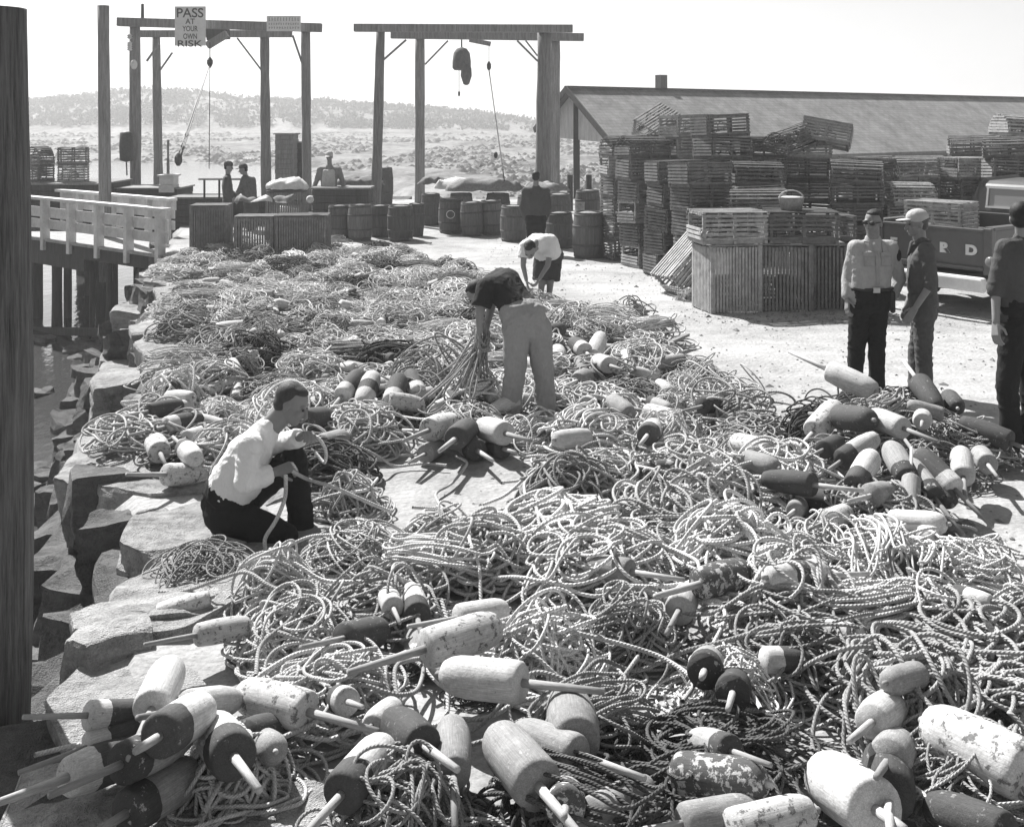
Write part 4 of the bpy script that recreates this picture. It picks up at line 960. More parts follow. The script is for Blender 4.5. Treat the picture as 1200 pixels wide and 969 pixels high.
def bridge():
    P0, P1 = Vector((-6.75, 21.6, 0)), Vector((-12.2, 26.2, 0)); d = (P1 - P0).normalized(); nrm = Vector((d.y, -d.x, 0)); L = (P1 - P0).length
    if nrm.y < 0: nrm = -nrm
    t = thing('white_footbridge', 'whitewashed timber footbridge with board railings crossing from the quay over the water', 'bridge', P0); zd = -.12; wd = 1.55
    def q(al, ac, z): return d * al + nrm * ac + Vector((0, 0, z))
    dk = MB(); n = int(L / .2)
    for k in range(n): dk.bar(q(k * .2 + .1, -.1, zd), q(k * .2 + .1, wd + .1, zd), .185, .05)
    dk.build('deck', mat('deck_board', .40, .4, 5, .9, .4), t)
    for ac in (.05, wd - .05): MB().bar(q(0, ac, zd - .16), q(L, ac, zd - .16), .2, .26).build('stringer', wood_dark, t)
    for side, ac in (('f', -.04), ('b', wd + .04)):
        rl = thing_part('railing', t)
        s0 = 2.3 if side == 'b' else 0
        for k in range(7):
            al = s0 + .12 + k * (L - .3 - s0) / 6; MB().bar(q(al, ac, zd - .22), q(al, ac, .76), .17 if side == 'f' else .12, .12, d).build('rail_post', white_wood, rl)
        o2 = -.075 if side == 'f' else -.075
        for z, h in ((.22, .20), (.48, .22)):
            MB().bar(q(s0 - .05, ac - o2, z), q(L, ac - o2, z), .03, h).build('rail_board', white_wood, rl)
        MB().bar(q(s0 - .1, ac, .795), q(L + .05, ac, .795), .22, .06).build('top_rail', white_wood, rl)
        if side == 'b': MB().bar(q(s0 - .1, ac + .07, .66), q(L + .05, ac + .07, .66), .03, .2).build('rail_board', white_wood, rl)
    for (al, r) in ((.6, .26), (2.5, .06), (3.2, .055), (4.7, .11), (6.2, .09)):
        for ac in (.25, wd - .25):
            MB().pole(q(al, ac, -2.6 - 0), q(al, ac, zd - .28), r * 1.1, r, 12, .006, 5).build('piling', wood_dark, t, True)
    MB().bar(q(3.0, .02, -.52), q(L, .02, -.52), .12, .3).build('cross_beam', wood_dark, t)
    MB().bar(q(1.0, .1, -1.75), q(6.4, .1, -2.35), .14, .16).build('fallen_brace', wood_dark, t)
def thing_part(name, parent):
    return link(name, None, parent)
bridge()
def deckbox(name, label, cat, x0, x1, top, bot, Y, dep, m=wood_dark, slat=False):
    a, c = W(x0, bot, Y), W(x1, top, Y); w, h = c.x - a.x, c.z - a.z; t = thing(name, label, cat, ((a.x + c.x) / 2, Y + dep / 2, a.z)); b_ = MB(); n = max(2, int(h / .14))
    for k in range(n): b_.box((0, 0, h * (k + .5) / n), (w - .02 * (k % 2), dep - .02 * (k % 2), h / n - .008))
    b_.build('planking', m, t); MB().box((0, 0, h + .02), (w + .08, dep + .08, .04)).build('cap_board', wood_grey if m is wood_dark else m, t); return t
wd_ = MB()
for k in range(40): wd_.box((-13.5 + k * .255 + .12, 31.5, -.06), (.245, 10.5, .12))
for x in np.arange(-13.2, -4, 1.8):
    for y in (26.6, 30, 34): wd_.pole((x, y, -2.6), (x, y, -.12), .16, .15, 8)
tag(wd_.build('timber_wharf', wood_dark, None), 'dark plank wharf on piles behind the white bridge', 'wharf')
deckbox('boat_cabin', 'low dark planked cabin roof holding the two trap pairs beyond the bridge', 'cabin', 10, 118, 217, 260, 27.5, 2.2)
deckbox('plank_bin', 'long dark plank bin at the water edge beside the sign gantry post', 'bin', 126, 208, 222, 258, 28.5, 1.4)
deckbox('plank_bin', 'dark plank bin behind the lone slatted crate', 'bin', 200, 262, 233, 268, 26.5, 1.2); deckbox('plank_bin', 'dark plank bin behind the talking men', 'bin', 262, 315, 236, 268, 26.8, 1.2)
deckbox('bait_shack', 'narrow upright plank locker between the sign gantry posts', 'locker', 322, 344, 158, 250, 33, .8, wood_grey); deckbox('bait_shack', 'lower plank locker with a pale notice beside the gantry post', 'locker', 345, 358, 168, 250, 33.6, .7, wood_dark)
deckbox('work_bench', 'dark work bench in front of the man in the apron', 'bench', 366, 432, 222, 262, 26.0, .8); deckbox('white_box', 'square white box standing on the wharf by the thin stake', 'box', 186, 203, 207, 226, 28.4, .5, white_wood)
A3 = 'on the cabin roof beyond the white bridge'
for (px, b0, k1, k2) in ((46, 216, 'box', 'bow'), (86, 217, 'boxb', 'box')):
    for j in (0, 1):
        q = W(px, b0, 28.3); trap(q.x, q.y, q.z + .05 + j * .46, R((78, 82, 8, 14)[j + (2 if px > 60 else 0)]), (k1, k2)[j], 0, 0, (.80, .84, .82, .86)[j + (2 if px > 60 else 0)], A3).scale[2] = 1.2
t = thing('rubber_fender', 'black tyre fender strapped to the sign gantry post', 'fender', W(148, 172, 30.6)); MB().lathe([(.05, -.42), (.17, -.38), (.19, 0), (.17, .38), (.05, .42)], 14).build('body', steel, t, True); MB().pole((0, 0, -.4), (.02, 0, -.8), .02, .02, 6).build('strap', steel, t)
q = W(252, 236, 26); t = thing('saw_horse', 'thin legged trestle on the wharf behind the talking men', 'trestle', (q.x, q.y, 0))
MB().box((.2, 0, 1.15), (1.1, .3, .04)).build('top', wood_grey, t)
for x in (-.25, .1, .65): MB().bar((x, 0, 0), (x, 0, 1.13), .04, .04).build('leg', wood_dark, t)

# ------------------------------------------------------------------ the long shed
def shed():
    A = W(672, 103, 36); d = Vector((.79, .613, 0)).normalized(); e = Vector((.45, -.893, 0)).normalized()   # along the ridge, down the near slope
    L = 34; base = Vector((A.x, A.y, 0)); t = thing('long_shed', 'long low shed with a shingled roof and open gable behind the trap stacks', 'shed', base); A = A - base
    rm, n, l, b = nt('roof_shingle'); co = coords(n, l); wv = n.new('ShaderNodeTexBrick'); wv.inputs['Scale'].default_value = 1.0
    tcu = n.new('ShaderNodeTexCoord'); l.new(tcu.outputs['UV'], wv.inputs['Vector']); wv.inputs['Mortar Size'].default_value = .012; wv.inputs['Brick Width'].default_value = .34; wv.inputs['Row Height'].default_value = .17
    wv.inputs['Color1'].default_value = (.235,) * 3 + (1,); wv.inputs['Color2'].default_value = (.20,) * 3 + (1,); wv.inputs['Mortar'].default_value = (.15,) * 3 + (1,)
    bw_ = n.new('ShaderNodeRGBToBW'); l.new(wv.outputs[0], bw_.inputs[0]); nz = noise_n(n, l, coords(n, l, (1, 1, .3)), 1.3, 7, .75)
    setcol(n, l, b, mathn(n, l, 'MULTIPLY', bw_.outputs[0], remap(n, l, nz, .35, .65, .62, 1.25))); b.inputs['Roughness'].default_value = .95; bump(n, l, b, bw_.outputs[0], .5, .02)
    for nm, ee, run, drop in (('roof', e, 3.6, 2.25), ('roof', -e, 2.2, 1.35)):
        mb = MB(); p = [A - d * .3, A - d * .3 + ee * run - Vector((0, 0, drop)), A + d * L + ee * run - Vector((0, 0, drop)), A + d * L]; th = Vector((0, 0, .09))
        mb.add(p + [x - th for x in p], [(0, 1, 2, 3), (4, 7, 6, 5), (0, 4, 5, 1), (1, 5, 6, 2), (2, 6, 7, 3), (3, 7, 4, 0)]); S = math.hypot(run, drop)
        mb.uv = [(0, S), (0, 0), (L, 0), (L, S)] + [(0, 0)] * 20; o = mb.build(nm, rm, t)
        MB().bar(p[0] - d * .02 - Vector((0, 0, .05)), p[1] - d * .02 - Vector((0, 0, .05)), .04, .2).build('rake_board', wood_dark, t)
    MB().bar(A - d * .3 + Vector((0, 0, .03)), A + d * L + Vector((0, 0, .03)), .22, .05).build('ridge_board', wood_dark, t)
    gw = MB(); a0 = A + Vector((0, 0, -.12)); a1 = A - e * 2.0 - Vector((0, 0, 1.36)); a2 = A + e * 2.2 - Vector((0, 0, 1.50)); dz = Vector((0, 0, -.25)); q = d * .06
    gp = [a0, a1, a1 + dz, a2 + dz, a2]
    gw.add(gp + [x + q for x in gp], [(0, 1, 2, 3, 4), (9, 8, 7, 6, 5), (0, 5, 6, 1), (1, 6, 7, 2), (2, 7, 8, 3), (3, 8, 9, 4), (4, 9, 5, 0)]); gw.build('gable_wall', mat('bleached_gable_board', .42, .35, 2.5, .9, .5, (4, 4, .6), 0), t)
    for k in (-1.9, .2, 2.6, ):
        c0 = A + e * k; c0.z = 0; top = c0.copy(); top.z = A.z - abs(k) * .62 - .15; MB().bar(c0, top, .2, .2).build('post', wood_dark, t)
    bw2 = MB(); c0 = A + e * 3.3; c0.z = 0; bw2.add([c0, c0 + d * L, c0 + d * L + Vector((0, 0, 1.3)), c0 + Vector((0, 0, 1.3))] + [x - e * .08 for x in (c0, c0 + d * L, c0 + d * L + Vector((0, 0, 1.3)), c0 + Vector((0, 0, 1.3)))], [(0, 1, 2, 3), (7, 6, 5, 4), (0, 4, 5, 1), (1, 5, 6, 2), (2, 6, 7, 3), (3, 7, 4, 0)]); bw2.build('wall', wood_grey, t)
    ch = A + d * 4.35 - e * .4; ch.z = A.z - .12; MB().box(ch, (.30, .30, 1.3), Matrix.Rotation(R(35), 3, 'Z')).build('chimney', stave_m, t)
shed()
for i, (x, yy) in enumerate(((690, 216), (668, 212))):
    q = W(x, 230, 31); MB_ = MB().pole((0, 0, -2), (0, 0, 1.0), .09, .08, 8).build('mooring_post', wood_dark); MB_.location = (q.x, q.y, 0); tag(MB_, ('short dark mooring post at the wharf edge under the shed gable', 'short dark mooring post between the gantry and the shed')[i], 'post')

# ------------------------------------------------------------------ pickup truck
def truck():
    t = thing('pickup_truck', 'dark old pickup truck parked with traps in its bed, tailgate toward the viewer', 'truck', (5.58, 14.75, 0), -R(53))
    paint = mat('dark_truck_paint', .085, .2, 3, .35, .08, spec=.5, rnd=0); wht = mat('white_bumper_paint', .62, .15, 5, .5, .1, rnd=0); rub = mat('tyre_rubber', .025, .3, 10, .85, .2, rnd=0); chrome = mat('dull_chrome', .5, .1, 6, .3, .05, spec=.8, rnd=0)
    gm, n, l, b = nt('window_glass'); b.inputs['Base Color'].default_value = (.25, .25, .25, 1); b.inputs['Roughness'].default_value = .08; b.inputs['Specular IOR Level'].default_value = .8
    W2 = .90
    bed = MB(); bed.box((0, 1.2, .62), (1.5, 2.3, .06))
    for s in (-1, 1): bed.box((s * .78, 1.2, .88), (.06, 2.3, .5)); bed.box((s * .80, 1.2, 1.15), (.14, 2.34, .05))
    bed.box((0, 2.36, .88), (1.5, .05, .56)); bed.build('bed', paint, t, bevel=.012)
    tg = MB(); tg.box((0, .02, .88), (1.48, .05, .52)); tg.box((0, -.012, 1.125), (1.5, .07, .04)); tg.box((0, -.012, .64), (1.5, .07, .04)); tgo = tg.build('tailgate', paint, t, bevel=.01)
    for ch, x in zip('FORD', (-.57, -.19, .19, .57)):
        o = lettering('letter', ch, .17, wht, tgo, (x, -.012, .86), (R(90), 0, 0), .006, 1.25, 1, .010)
    for s in (-1, 1):
        pst = MB(); pst.box((s * .80, .02, .86), (.12, .10, .60)); pst.build('rear_post', paint, t, bevel=.015)
        MB().lathe([(.07, 0), (.075, .03), (.05, .05)], 16, Matrix.Translation((s * .86, -.03, .74)) @ Matrix.Rotation(R(90), 4, 'X')).build('tail_lamp', mat('lamp_lens', .18, .1, 5, .2, .05, rnd=0), t, True)
        fe = MB(); pts = []
        N = 14
        for k in range(N + 1):
            a = math.pi * k / N; pts.append((1.15 - math.cos(a) * .52, .48 + math.sin(a) * .50))
        V = []; Fc = []
        for (y, z) in pts: V += [(s * .82, y, z), (s * 1.0, y, z - .02), (s * 1.02, y, z - .06)]
        for k in range(N):
            for j in (0, 1): Fc.append((k * 3 + j, k * 3 + j + 1, k * 3 + j + 4, k * 3 + j + 3))
        c_ = len(V); V += [(s * .82, 1.15, .48)]; fe.add(V, Fc); o = fe.build('fender', paint, t, True); so = o.modifiers.new('Solid', 'SOLIDIFY'); so.thickness = .03
    bp = MB(); bp.box((0, -.20, .46), (1.75, .10, .19)); bp.build('rear_bumper', wht, t, bevel=.035)
    for s in (-1, 1): MB().box((s * .5, -.05, .47), (.06, .26, .08)).build('bumper_bracket', steel, t)
    # cab
    prof = [(2.42, .55), (2.42, 1.18), (2.50, 1.55), (2.62, 1.62), (3.5, 1.64), (3.66, 1.58), (3.95, 1.15), (5.2, 1.06), (5.35, .95), (5.35, .5)]
    cabm = MB(); V = []; 
    for s in (-1, 1):
        for (y, z) in prof: V.append((s * (.86 if z < 1.2 else .86 - (z - 1.2) * .28), y, z))
    n_ = len(prof); Fc = [tuple(range(n_)), tuple(reversed(range(n_, 2 * n_)))] + [(i, (i + 1) % n_ + 0, (i + 1) % n_ + n_, i + n_) for i in range(n_)]
    cabm.add(V, [tuple(reversed(f)) for f in Fc]); cab = cabm.build('cab', paint, t, bevel=.05)
    rw = MB(); rw.box((0, 2.445, 1.38), (1.16, .03, .28), Matrix.Rotation(-R(10), 3, 'X')); rw.build('rear_window', gm, t, bevel=.01)
    wf = MB()
    for z in (1.235, 1.525): wf.box((0, 2.44 + (z - 1.4) * .18 - .008, z), (1.24, .03, .03), Matrix.Rotation(-R(10), 3, 'X'))
    for x in (-.6, .6): wf.box((x, 2.432, 1.40), (.03, .03, .30), Matrix.Rotation(-R(10), 3, 'X'))
    wf.build('window_frame', chrome, t)
    for s in (-1, 1): MB().box((s * .812, 3.08, 1.42), (.02, .75, .34), Matrix.Rotation(s * R(-15.5), 3, 'Y')).build('side_window', gm, t)
    for s in (-1, 1):
        for y in (1.15, 4.55):
            wh = thing_part('wheel', t); wh.location = (s * .80, y, .36); wh.rotation_euler = (0, R(90), 0)
            MB().lathe([(.20, -.09), (.33, -.10), (.36, -.06), (.36, .06), (.33, .10), (.20, .09)], 26, caps=False).build('tyre', rub, wh, True); MB().lathe([(0, -.05), (.20, -.06), (.205, .06), (.1, .075), (0, .08)], 20, caps=False).build('rim', chrome, wh, True)
    MB().box((0, 2.3, .45), (.8, 4.2, .14)).build('chassis', steel, t)
    M = Matrix.Translation(t.location) @ Matrix.Rotation(t.rotation_euler[2], 4, 'Z')
    for (x, y, z, rz, k) in ((-.30, .42, .66, 2, 'boxb'), (-.32, 1.05, .66, -3, 'box'), (-.30, .70, 1.04, 6, 'boxb')):
        q = M @ Vector((x, y, z)); trap(q.x, q.y, q.z, t.rotation_euler[2] + R(rz), k, 0, 0, 1.0, 'in the truck bed')
truck()
# ------------------------------------------------------------------ people
PEOPLE = {}
def hand_mesh(wr, d, palm, curl, s=1.0, side=1):
    """palm, four unequal bent fingers and a thumb; d points to the fingertips, palm is the palm's normal"""
    d = d.normalized(); palm = (palm - d * palm.dot(d)).normalized(); lat = d.cross(palm).normalized() * side
    mb = MB(); c = wr
    for k in (-.024, -.008, .008, .024): mb.cap(c + lat * k * .6 * s, c + d * .085 * s + lat * k * s, .015 * s, .012 * s, 8)
    for k, (off, L) in enumerate(((-.027, .062), (-.009, .072), (.009, .076), (.027, .068))):
        p = c + d * .085 * s + lat * off * s; a = curl * .55; e = d
        for seg in (.46, .32, .24):
            e = (d * math.cos(a) + palm * math.sin(a)); q = p + e * L * seg * s; mb.cap(p, q, .0092 * s, .0082 * s, 7); p = q; a += curl * .75
    p = c + d * .02 * s + lat * .024 * s; e = (d * .62 + lat * .62 + palm * .45).normalized()
    q = p + e * .042 * s; mb.cap(p, q, .012 * s, .010 * s, 7); e2 = (d * .8 + lat * .05 + palm * (.3 + curl * .4)).normalized(); mb.cap(q, q + e2 * .034 * s, .010 * s, .008 * s, 7)
    return mb
def join_meshes(parts):
    mb = MB()
    for co, fs in parts: mb.add(co, fs)
    return mb
def cloth_mesh(mb, vox, seed, amp=.007, it=5):
    co, fs, nn = smoothed(mb, vox, it); out = co.copy(); off = Vector((seed * 3.7, seed * 1.3, 0))
    for i in range(len(co)):
        p = Vector(co[i]); wp = Vector((mnoise.noise(p * 3.1 + off), mnoise.noise(p * 3.7 - off), mnoise.noise(p * 2.9 + off * 2)))
        q = Vector((p.x * 6, p.y * 6, p.z * 12)) + off + wp * 2.2; q2 = Vector((p.x * 13 + p.z * 7, p.y * 13, p.z * 9)) + off + wp * 1.6
        c1 = max(0, 1 - abs(mnoise.noise(q)) * 3.2); c2 = max(0, 1 - abs(mnoise.noise(q2)) * 3.0)
        out[i] += nn[i] * (c1 * amp * 1.1 + c2 * amp * .55 + mnoise.noise(p * 5 + off) * amp * .7)
    return out, fs
def cloth_obj(name, mb, m, root, vox, seed, amp=.007, it=5, cut=None, keep=()):
    co, fs = cloth_mesh(mb, vox, seed, amp, it); o = MB(); o.add(co, fs)
    if cut:
        bm = bmesh.new(); me = o.mesh('tmp'); bm.from_mesh(me); bpy.data.meshes.remove(me)
        bmesh.ops.bisect_plane(bm, geom=bm.verts[:] + bm.edges[:] + bm.faces[:], plane_co=cut[0], plane_no=cut[1])
        def near_arm(p):
            for a, b2, rr in keep:
                d = b2 - a; t = max(0, min(1, (p - a).dot(d) / d.length_squared))
                if (p - a - d * t).length < rr: return True
            return False
        bad = [f for f in bm.faces if (f.calc_center_median() - cut[0]).dot(cut[1]) < 0 and not near_arm(f.calc_center_median())]
        bmesh.ops.delete(bm, geom=bad, context='FACES'); bm.verts.index_update()
        o = MB(); o.add([v.co.copy() for v in bm.verts], [tuple(v.index for v in f.verts) for f in bm.faces]); bm.free()
    r = o.build(name, m, root, True); r.location = -root.location; return r
def person(label, Y, J, face, foot, shirt, trousers, hair=hair_m, sleeve=1.0, leg=1.0, vox=.013, k=1.0, curl=.6, palms=None, hdir=None, group=None, cap=None, extras=None, belly=1.0, headup=None, shoes=True, waist=.62, fold=.0045, tr_extra=.0):
    P = {}
    for n, v in J.items():
        px, py = v[0], v[1]; dy = v[2] if len(v) > 2 else 0; P[n] = W(px, py, Y + dy)
    root = thing('person', label, 'person', Vector((P['pelvis'].x, P['pelvis'].y, 0)), 0, group); seed = len(PEOPLE) + 1; PEOPLE[label] = (root, P)
    lat = (P['shR'] - P['shL']); lat.normalize(); face = Vector(face).normalized(); foot = Vector(foot).normalized()
    spine = (P['neck'] - P['pelvis']).normalized(); up = Vector(headup).normalized() if headup else (P['head'] - P['neck']).normalized(); up = (up - face * up.dot(face)).normalized(); sd_ = face.cross(up).normalized()
    plat = (P['hipR'] - P['hipL']).normalized(); bl = P['pelvis'].lerp(P['chest'], .45)
    fwd = lat.cross(spine); fwd = fwd if fwd.dot(foot) > 0 else -fwd
    def torso(mb, g):
        c, pv = P['chest'], P['pelvis']
        for s in (-1, -.4, .4, 1):
            mb.cap(c + lat * s * .095 * k, bl + lat * s * .075 * k + fwd * .012, (.098 + g) * k, (.098 * belly + g) * k)
            mb.cap(bl + lat * s * .075 * k + fwd * .012, pv + plat * s * .085 * k, (.098 * belly + g) * k, (.105 + g) * k)
        mb.cap(P['shL'], P['shR'], (.058 + g) * k, (.058 + g) * k); mb.cap(c, P['neck'] - spine * .03, (.10 + g) * k, (.06 + g) * k)
        for s in ('L', 'R'): mb.cap(P['sh' + s], c + lat * (.08 if s == 'R' else -.08) * k, (.062 + g) * k, (.09 + g) * k)
    def arm(mb, s, g, upto):
        a, e, w_ = P['sh' + s], P['el' + s], P['wr' + s]
        if upto >= 1.0: mb.cap(a, e, (.052 + g) * k, (.042 + g) * k); f = min(1, (upto - 1) * 1.0) if upto < 2 else .97; (mb.cap if g < 0 else mb.fr)(e, e.lerp(w_, f), (.041 + g) * k, (.041 - .010 * f + g) * k); mb.cap(e, e.lerp(w_, f * .5), (.042 + g) * k, (.036 + g) * k)
        else: mb.fr(a, a.lerp(e, upto), (.054 + g) * k, (.050 + g * 1.7) * k); mb.cap(a, a.lerp(e, upto * .5), (.056 + g) * k, (.054 + g) * k)
    def legm(mb, s, g, upto, hem=.0):
        h, n_, a = P['hip' + s], P['kn' + s], P['an' + s]
        if upto >= 1: mb.cap(h, n_, (.088 + g) * k, (.060 + g) * k); f = upto - 1; (mb.cap if g < 0 else mb.fr)(n_, n_.lerp(a, f), (.058 + g) * k, (.050 - .006 * f + g + hem) * k); mb.cap(n_, n_.lerp(a, f * .5), (.058 + g) * k, (.052 + g) * k)
        else: mb.fr(h, h.lerp(n_, upto), (.090 + g) * k, (.078 + g + hem) * k); mb.cap(h, h.lerp(n_, upto * .5), (.090 + g) * k, (.080 + g) * k)
    body = MB(); torso(body, -.012)
    for s in 'LR':
        arm(body, s, -.004, 2.0); legm(body, s, -.008, 2.0)
    body.cap(P['neck'] - spine * .06 * k, P['head'] - up * .04 * k, .058 * k, .054 * k)
    parts = [smoothed(body, vox, 5)[:2]]
    hc = P['head']; hd = MB(); ax = (sd_, face, up)
    hd.ell(hc + up * .028 * k - face * .012 * k, ax, (.075 * k, .094 * k, .088 * k)); hd.ell(hc - up * .030 * k + face * .020 * k, ax, (.062 * k, .070 * k, .072 * k))
    hd.ell(hc - up * .082 * k + face * .054 * k, ax, (.034 * k, .030 * k, .022 * k)); hd.cap(hc + up * .010 * k + face * .086 * k, hc - up * .028 * k + face * .106 * k, .010 * k, .015 * k, 10)
    for q in (-1, 1):
        hd.ell(hc + sd_ * q * .076 * k - up * .008 * k - face * .008 * k, ax, (.010 * k, .018 * k, .030 * k)); hd.ell(hc + sd_ * q * .030 * k + up * .030 * k + face * .074 * k, ax, (.026 * k, .014 * k, .008 * k)); hd.ell(hc + sd_ * q * .040 * k - up * .018 * k + face * .058 * k, ax, (.022 * k, .022 * k, .018 * k))
    hd.ell(hc - up * .052 * k + face * .078 * k, ax, (.024 * k, .012 * k, .007 * k)); hd.ell(hc - up * .063 * k + face * .076 * k, ax, (.021 * k, .012 * k, .007 * k))
    hd.cap(hc - up * .02 * k - face * .02 * k, P['neck'], .052 * k, .056 * k)
    parts.append(smoothed(hd, .0065, 3)[:2])
    for i, s in enumerate('LR'):
        w_, e = P['wr' + s], P['el' + s]; d = (w_ - e).normalized(); pm = Vector(palms[i]) if palms else -lat if s == 'R' else lat
        if hdir and hdir[i]: d = Vector(hdir[i])
        parts.append(smoothed(hand_mesh(w_, d, pm, curl, 1.06 * k, 1 if s == 'L' else -1), .0048, 2)[:2])
    bo = join_meshes(parts).build('body', skin_m, root, True); bo.location = -root.location
    def part(name, mb, m, smooth=True, vox_=None):
        if vox_: co, fs, _ = smoothed(mb, vox_, 3); mb = MB(); mb.add(co, fs)
        o = mb.build(name, m, root, smooth); o.location = -root.location; return o
    for q in (-1, 1):
        e = MB(); e.ell(hc + sd_ * q * .031 * k + up * .010 * k + face * .082 * k, ax, (.013 * k, .008 * k, .006 * k), 10); part('eye', e, shoe_m)
    m_ = MB(); m_.ell(hc - up * .0575 * k + face * .0895 * k, ax, (.022 * k, .005 * k, .0028 * k), 10); part('mouth', m_, mat('lip', .16, .1, 5, .6, .1, rnd=0))
    hr = MB(); hr.ell(hc + up * .042 * k - face * .033 * k, ax, (.0785 * k, .085 * k, .082 * k), 20); hr.ell(hc - up * .012 * k - face * .052 * k, ax, (.072 * k, .054 * k, .060 * k), 16); hr.ell(hc + up * .088 * k + face * .004 * k, ax, (.060 * k, .058 * k, .030 * k), 16)
    if hair: part('hair', hr, hair, True, .009)
    pv_ = P['pelvis']; spine_b = (P['chest'] - pv_).normalized(); sh = MB(); torso(sh, .016)
    for s in 'LR': arm(sh, s, .020, sleeve)
    for s in (-1, 1): sh.cap(P['neck'] - spine * .035 * k + lat * s * .03 * k, P['neck'] + spine * .005 * k + lat * s * .035 * k, .05 * k, .042 * k)
    wp_ = pv_.lerp(bl, waist); shirt_o = cloth_obj('shirt', sh, shirt, root, vox, seed, fold, 10, (wp_ - spine_b * .012, spine_b), [(P['el' + s], P['wr' + s], .085 * k) for s in 'LR'] + [(P['sh' + s], P['el' + s], .09 * k) for s in 'LR'])
    tr = MB(); pv = P['pelvis']
    for s in (-1, -.4, .4, 1): tr.fr(pv.lerp(bl, waist) + plat * s * .075 * k + fwd * .012 * waist, pv + plat * s * .082 * k, (.098 * belly + .020) * k, .126 * k)
    tr.cap(P['hipL'], P['hipR'], .118 * k, .118 * k)
    for s in 'LR': legm(tr, s, .014 + tr_extra, leg, .012); tr.cap(pv + plat * (.06 if s == 'R' else -.06) * k, P['hip' + s], .118 * k, .100 * k)
    cloth_obj('trousers' if leg > 1.2 else 'shorts', tr, trousers, root, vox, seed + 20, .0065)
    if shoes:
        for s in 'LR':
            f = MB(); a = P['an' + s].copy(); ld = (a - P['kn' + s]).normalized(); f.cap(a - ld * .05, a + ld * .01, .050 * k, .050 * k); gz = a - Vector((0, 0, .055)); f.cap(gz - foot * .06 * k + Vector((0, 0, -.01)), gz + foot * .15 * k + Vector((0, 0, -.018)), .042 * k, .036 * k); f.cap(a, gz, .046 * k, .044 * k)
            part('shoe', f, shoe_m, True, .012)
    if cap:
        cm = MB(); cm.ell(hc + up * .068 * k - face * .014 * k, ax, (.088 * k, .106 * k, .078 * k), 20); part('cap', cm, cap, True, .009)
        br = MB(); br.ell(hc + up * .056 * k + face * .115 * k, ax, (.068 * k, .075 * k, .008 * k), 20); part('cap_brim', br, cap, True)
    return root, P, part, dict(lat=lat, face=face, up=up, sd=sd_, spine=spine, fwd=fwd, hc=hc, bl=bl, plat=plat, shirt=shirt_o)
def patch(part, name, Q, root, c, dr, w_, h_, m, off=.006, skew=0):
    from mathutils.bvhtree import BVHTree
    me = Q['shirt'].data; bv = BVHTree.FromPolygons([v.co for v in me.vertices], [tuple(p.vertices) for p in me.polygons]); dr = dr.normalized(); up = Vector((0, 0, 1)); u = dr.cross(up).normalized(); V = []; n = 7
    for i in range(n):
        for j in range(n):
            p = c + u * w_ * (i / (n - 1) - .5 + skew * (j / (n - 1) - .5)) + up * h_ * (j / (n - 1) - .5); hit = bv.ray_cast(p + dr * .4, -dr, .8)[0]; V.append((hit if hit else p) + dr * off)
    B = [v - dr * off * 1.6 for v in V]; Fc = []; N = n * n
    for i in range(n - 1):
        for j in range(n - 1): a = i * n + j; Fc.append((a, a + n, a + n + 1, a + 1)); Fc.append((a + N, a + N + 1, a + N + n + 1, a + N + n))
    rim = [i * n for i in range(n)] + [(n - 1) * n + j for j in range(1, n)] + [i * n + n - 1 for i in range(n - 2, -1, -1)] + [j for j in range(n - 2, 0, -1)]
    for k in range(len(rim)): a, b2 = rim[k], rim[(k + 1) % len(rim)]; Fc.append((a, b2, b2 + N, a + N))
    mb = MB(); mb.add(V + B, Fc); return part(name, mb, m, True)
white_shirt = cloth('white_shirt_cloth', .72, .06); black_cloth = cloth('black_trouser_cloth', .012); polo = cloth('black_polo_cloth', .022); chino = cloth('grey_chino_cloth', .27); work_dk = cloth('dark_work_cloth', .065); shirt_seam = cloth('shirt_seam_cloth', .30); shirt_grey = cloth('light_uniform_cloth', .33); tee = cloth('white_tee_cloth', .70, .06)
shorts_dk = cloth('dark_shorts_cloth', .05); flannel = cloth('flannel_cloth', .10, .4); cap_grey = cloth('pale_cap_cloth', .40); work_mid = cloth('faded_work_cloth', .08); oil = cloth('oilskin_cloth', .42, .2); work_lt = cloth('pale_work_cloth', .20, .2); cap_dk = cloth('dark_cap_cloth', .06)

# the man kneeling among the ropes
r_, P_, part, Q = person('man in a white shirt kneeling on one knee, mending rope with both hands', 6.85,
  dict(head=(342, 474, .0), neck=(315, 500, 0), chest=(292, 533, 0), pelvis=(263, 588, 0), shL=(305, 521, .18), shR=(292, 523, -.17), elL=(334, 520, .20), wrL=(353, 511, .02), elR=(288, 565, -.26), wrR=(323, 553, -.16),
       hipL=(270, 598, .10), hipR=(264, 602, -.10), knL=(345, 537, .12), anL=(354, 625, .12), knR=(333, 628, -.10), anR=(258, 632, -.10)), (.90, -.12, -.45), (1, 0, 0), white_shirt, black_cloth, greyhair_m, 1.86, 2.0, .011, 1.08, 1.15,
  palms=((0, -.3, -1), (0, .6, -.8)), headup=(.42, 0, .9), belly=1.25, fold=.0055)
hl, hrr = P_['wrL'] + Vector((.06, 0, -.02)), P_['wrR'] + Vector((.075, 0, -.01))
strand([hl + Vector((-.02, 0, .03)), hl + Vector((.05, -.02, .02)), hl + Vector((.10, -.02, -.06)), hl + Vector((.09, 0, -.16)), hl + Vector((.02, .05, -.1))], 'pale', .011, 'short loop of rope held up in the far hand of the kneeling man')
strand([hrr + Vector((.03, -.02, .02)), hrr + Vector((.12, -.02, -.03)), hrr + Vector((.28, 0, -.08)), hrr + Vector((.45, .1, -.2)), hrr + Vector((.6, .2, -.3))], 'pale', .011, 'rope running from the kneeling man\'s near hand into the heap beyond his knee')
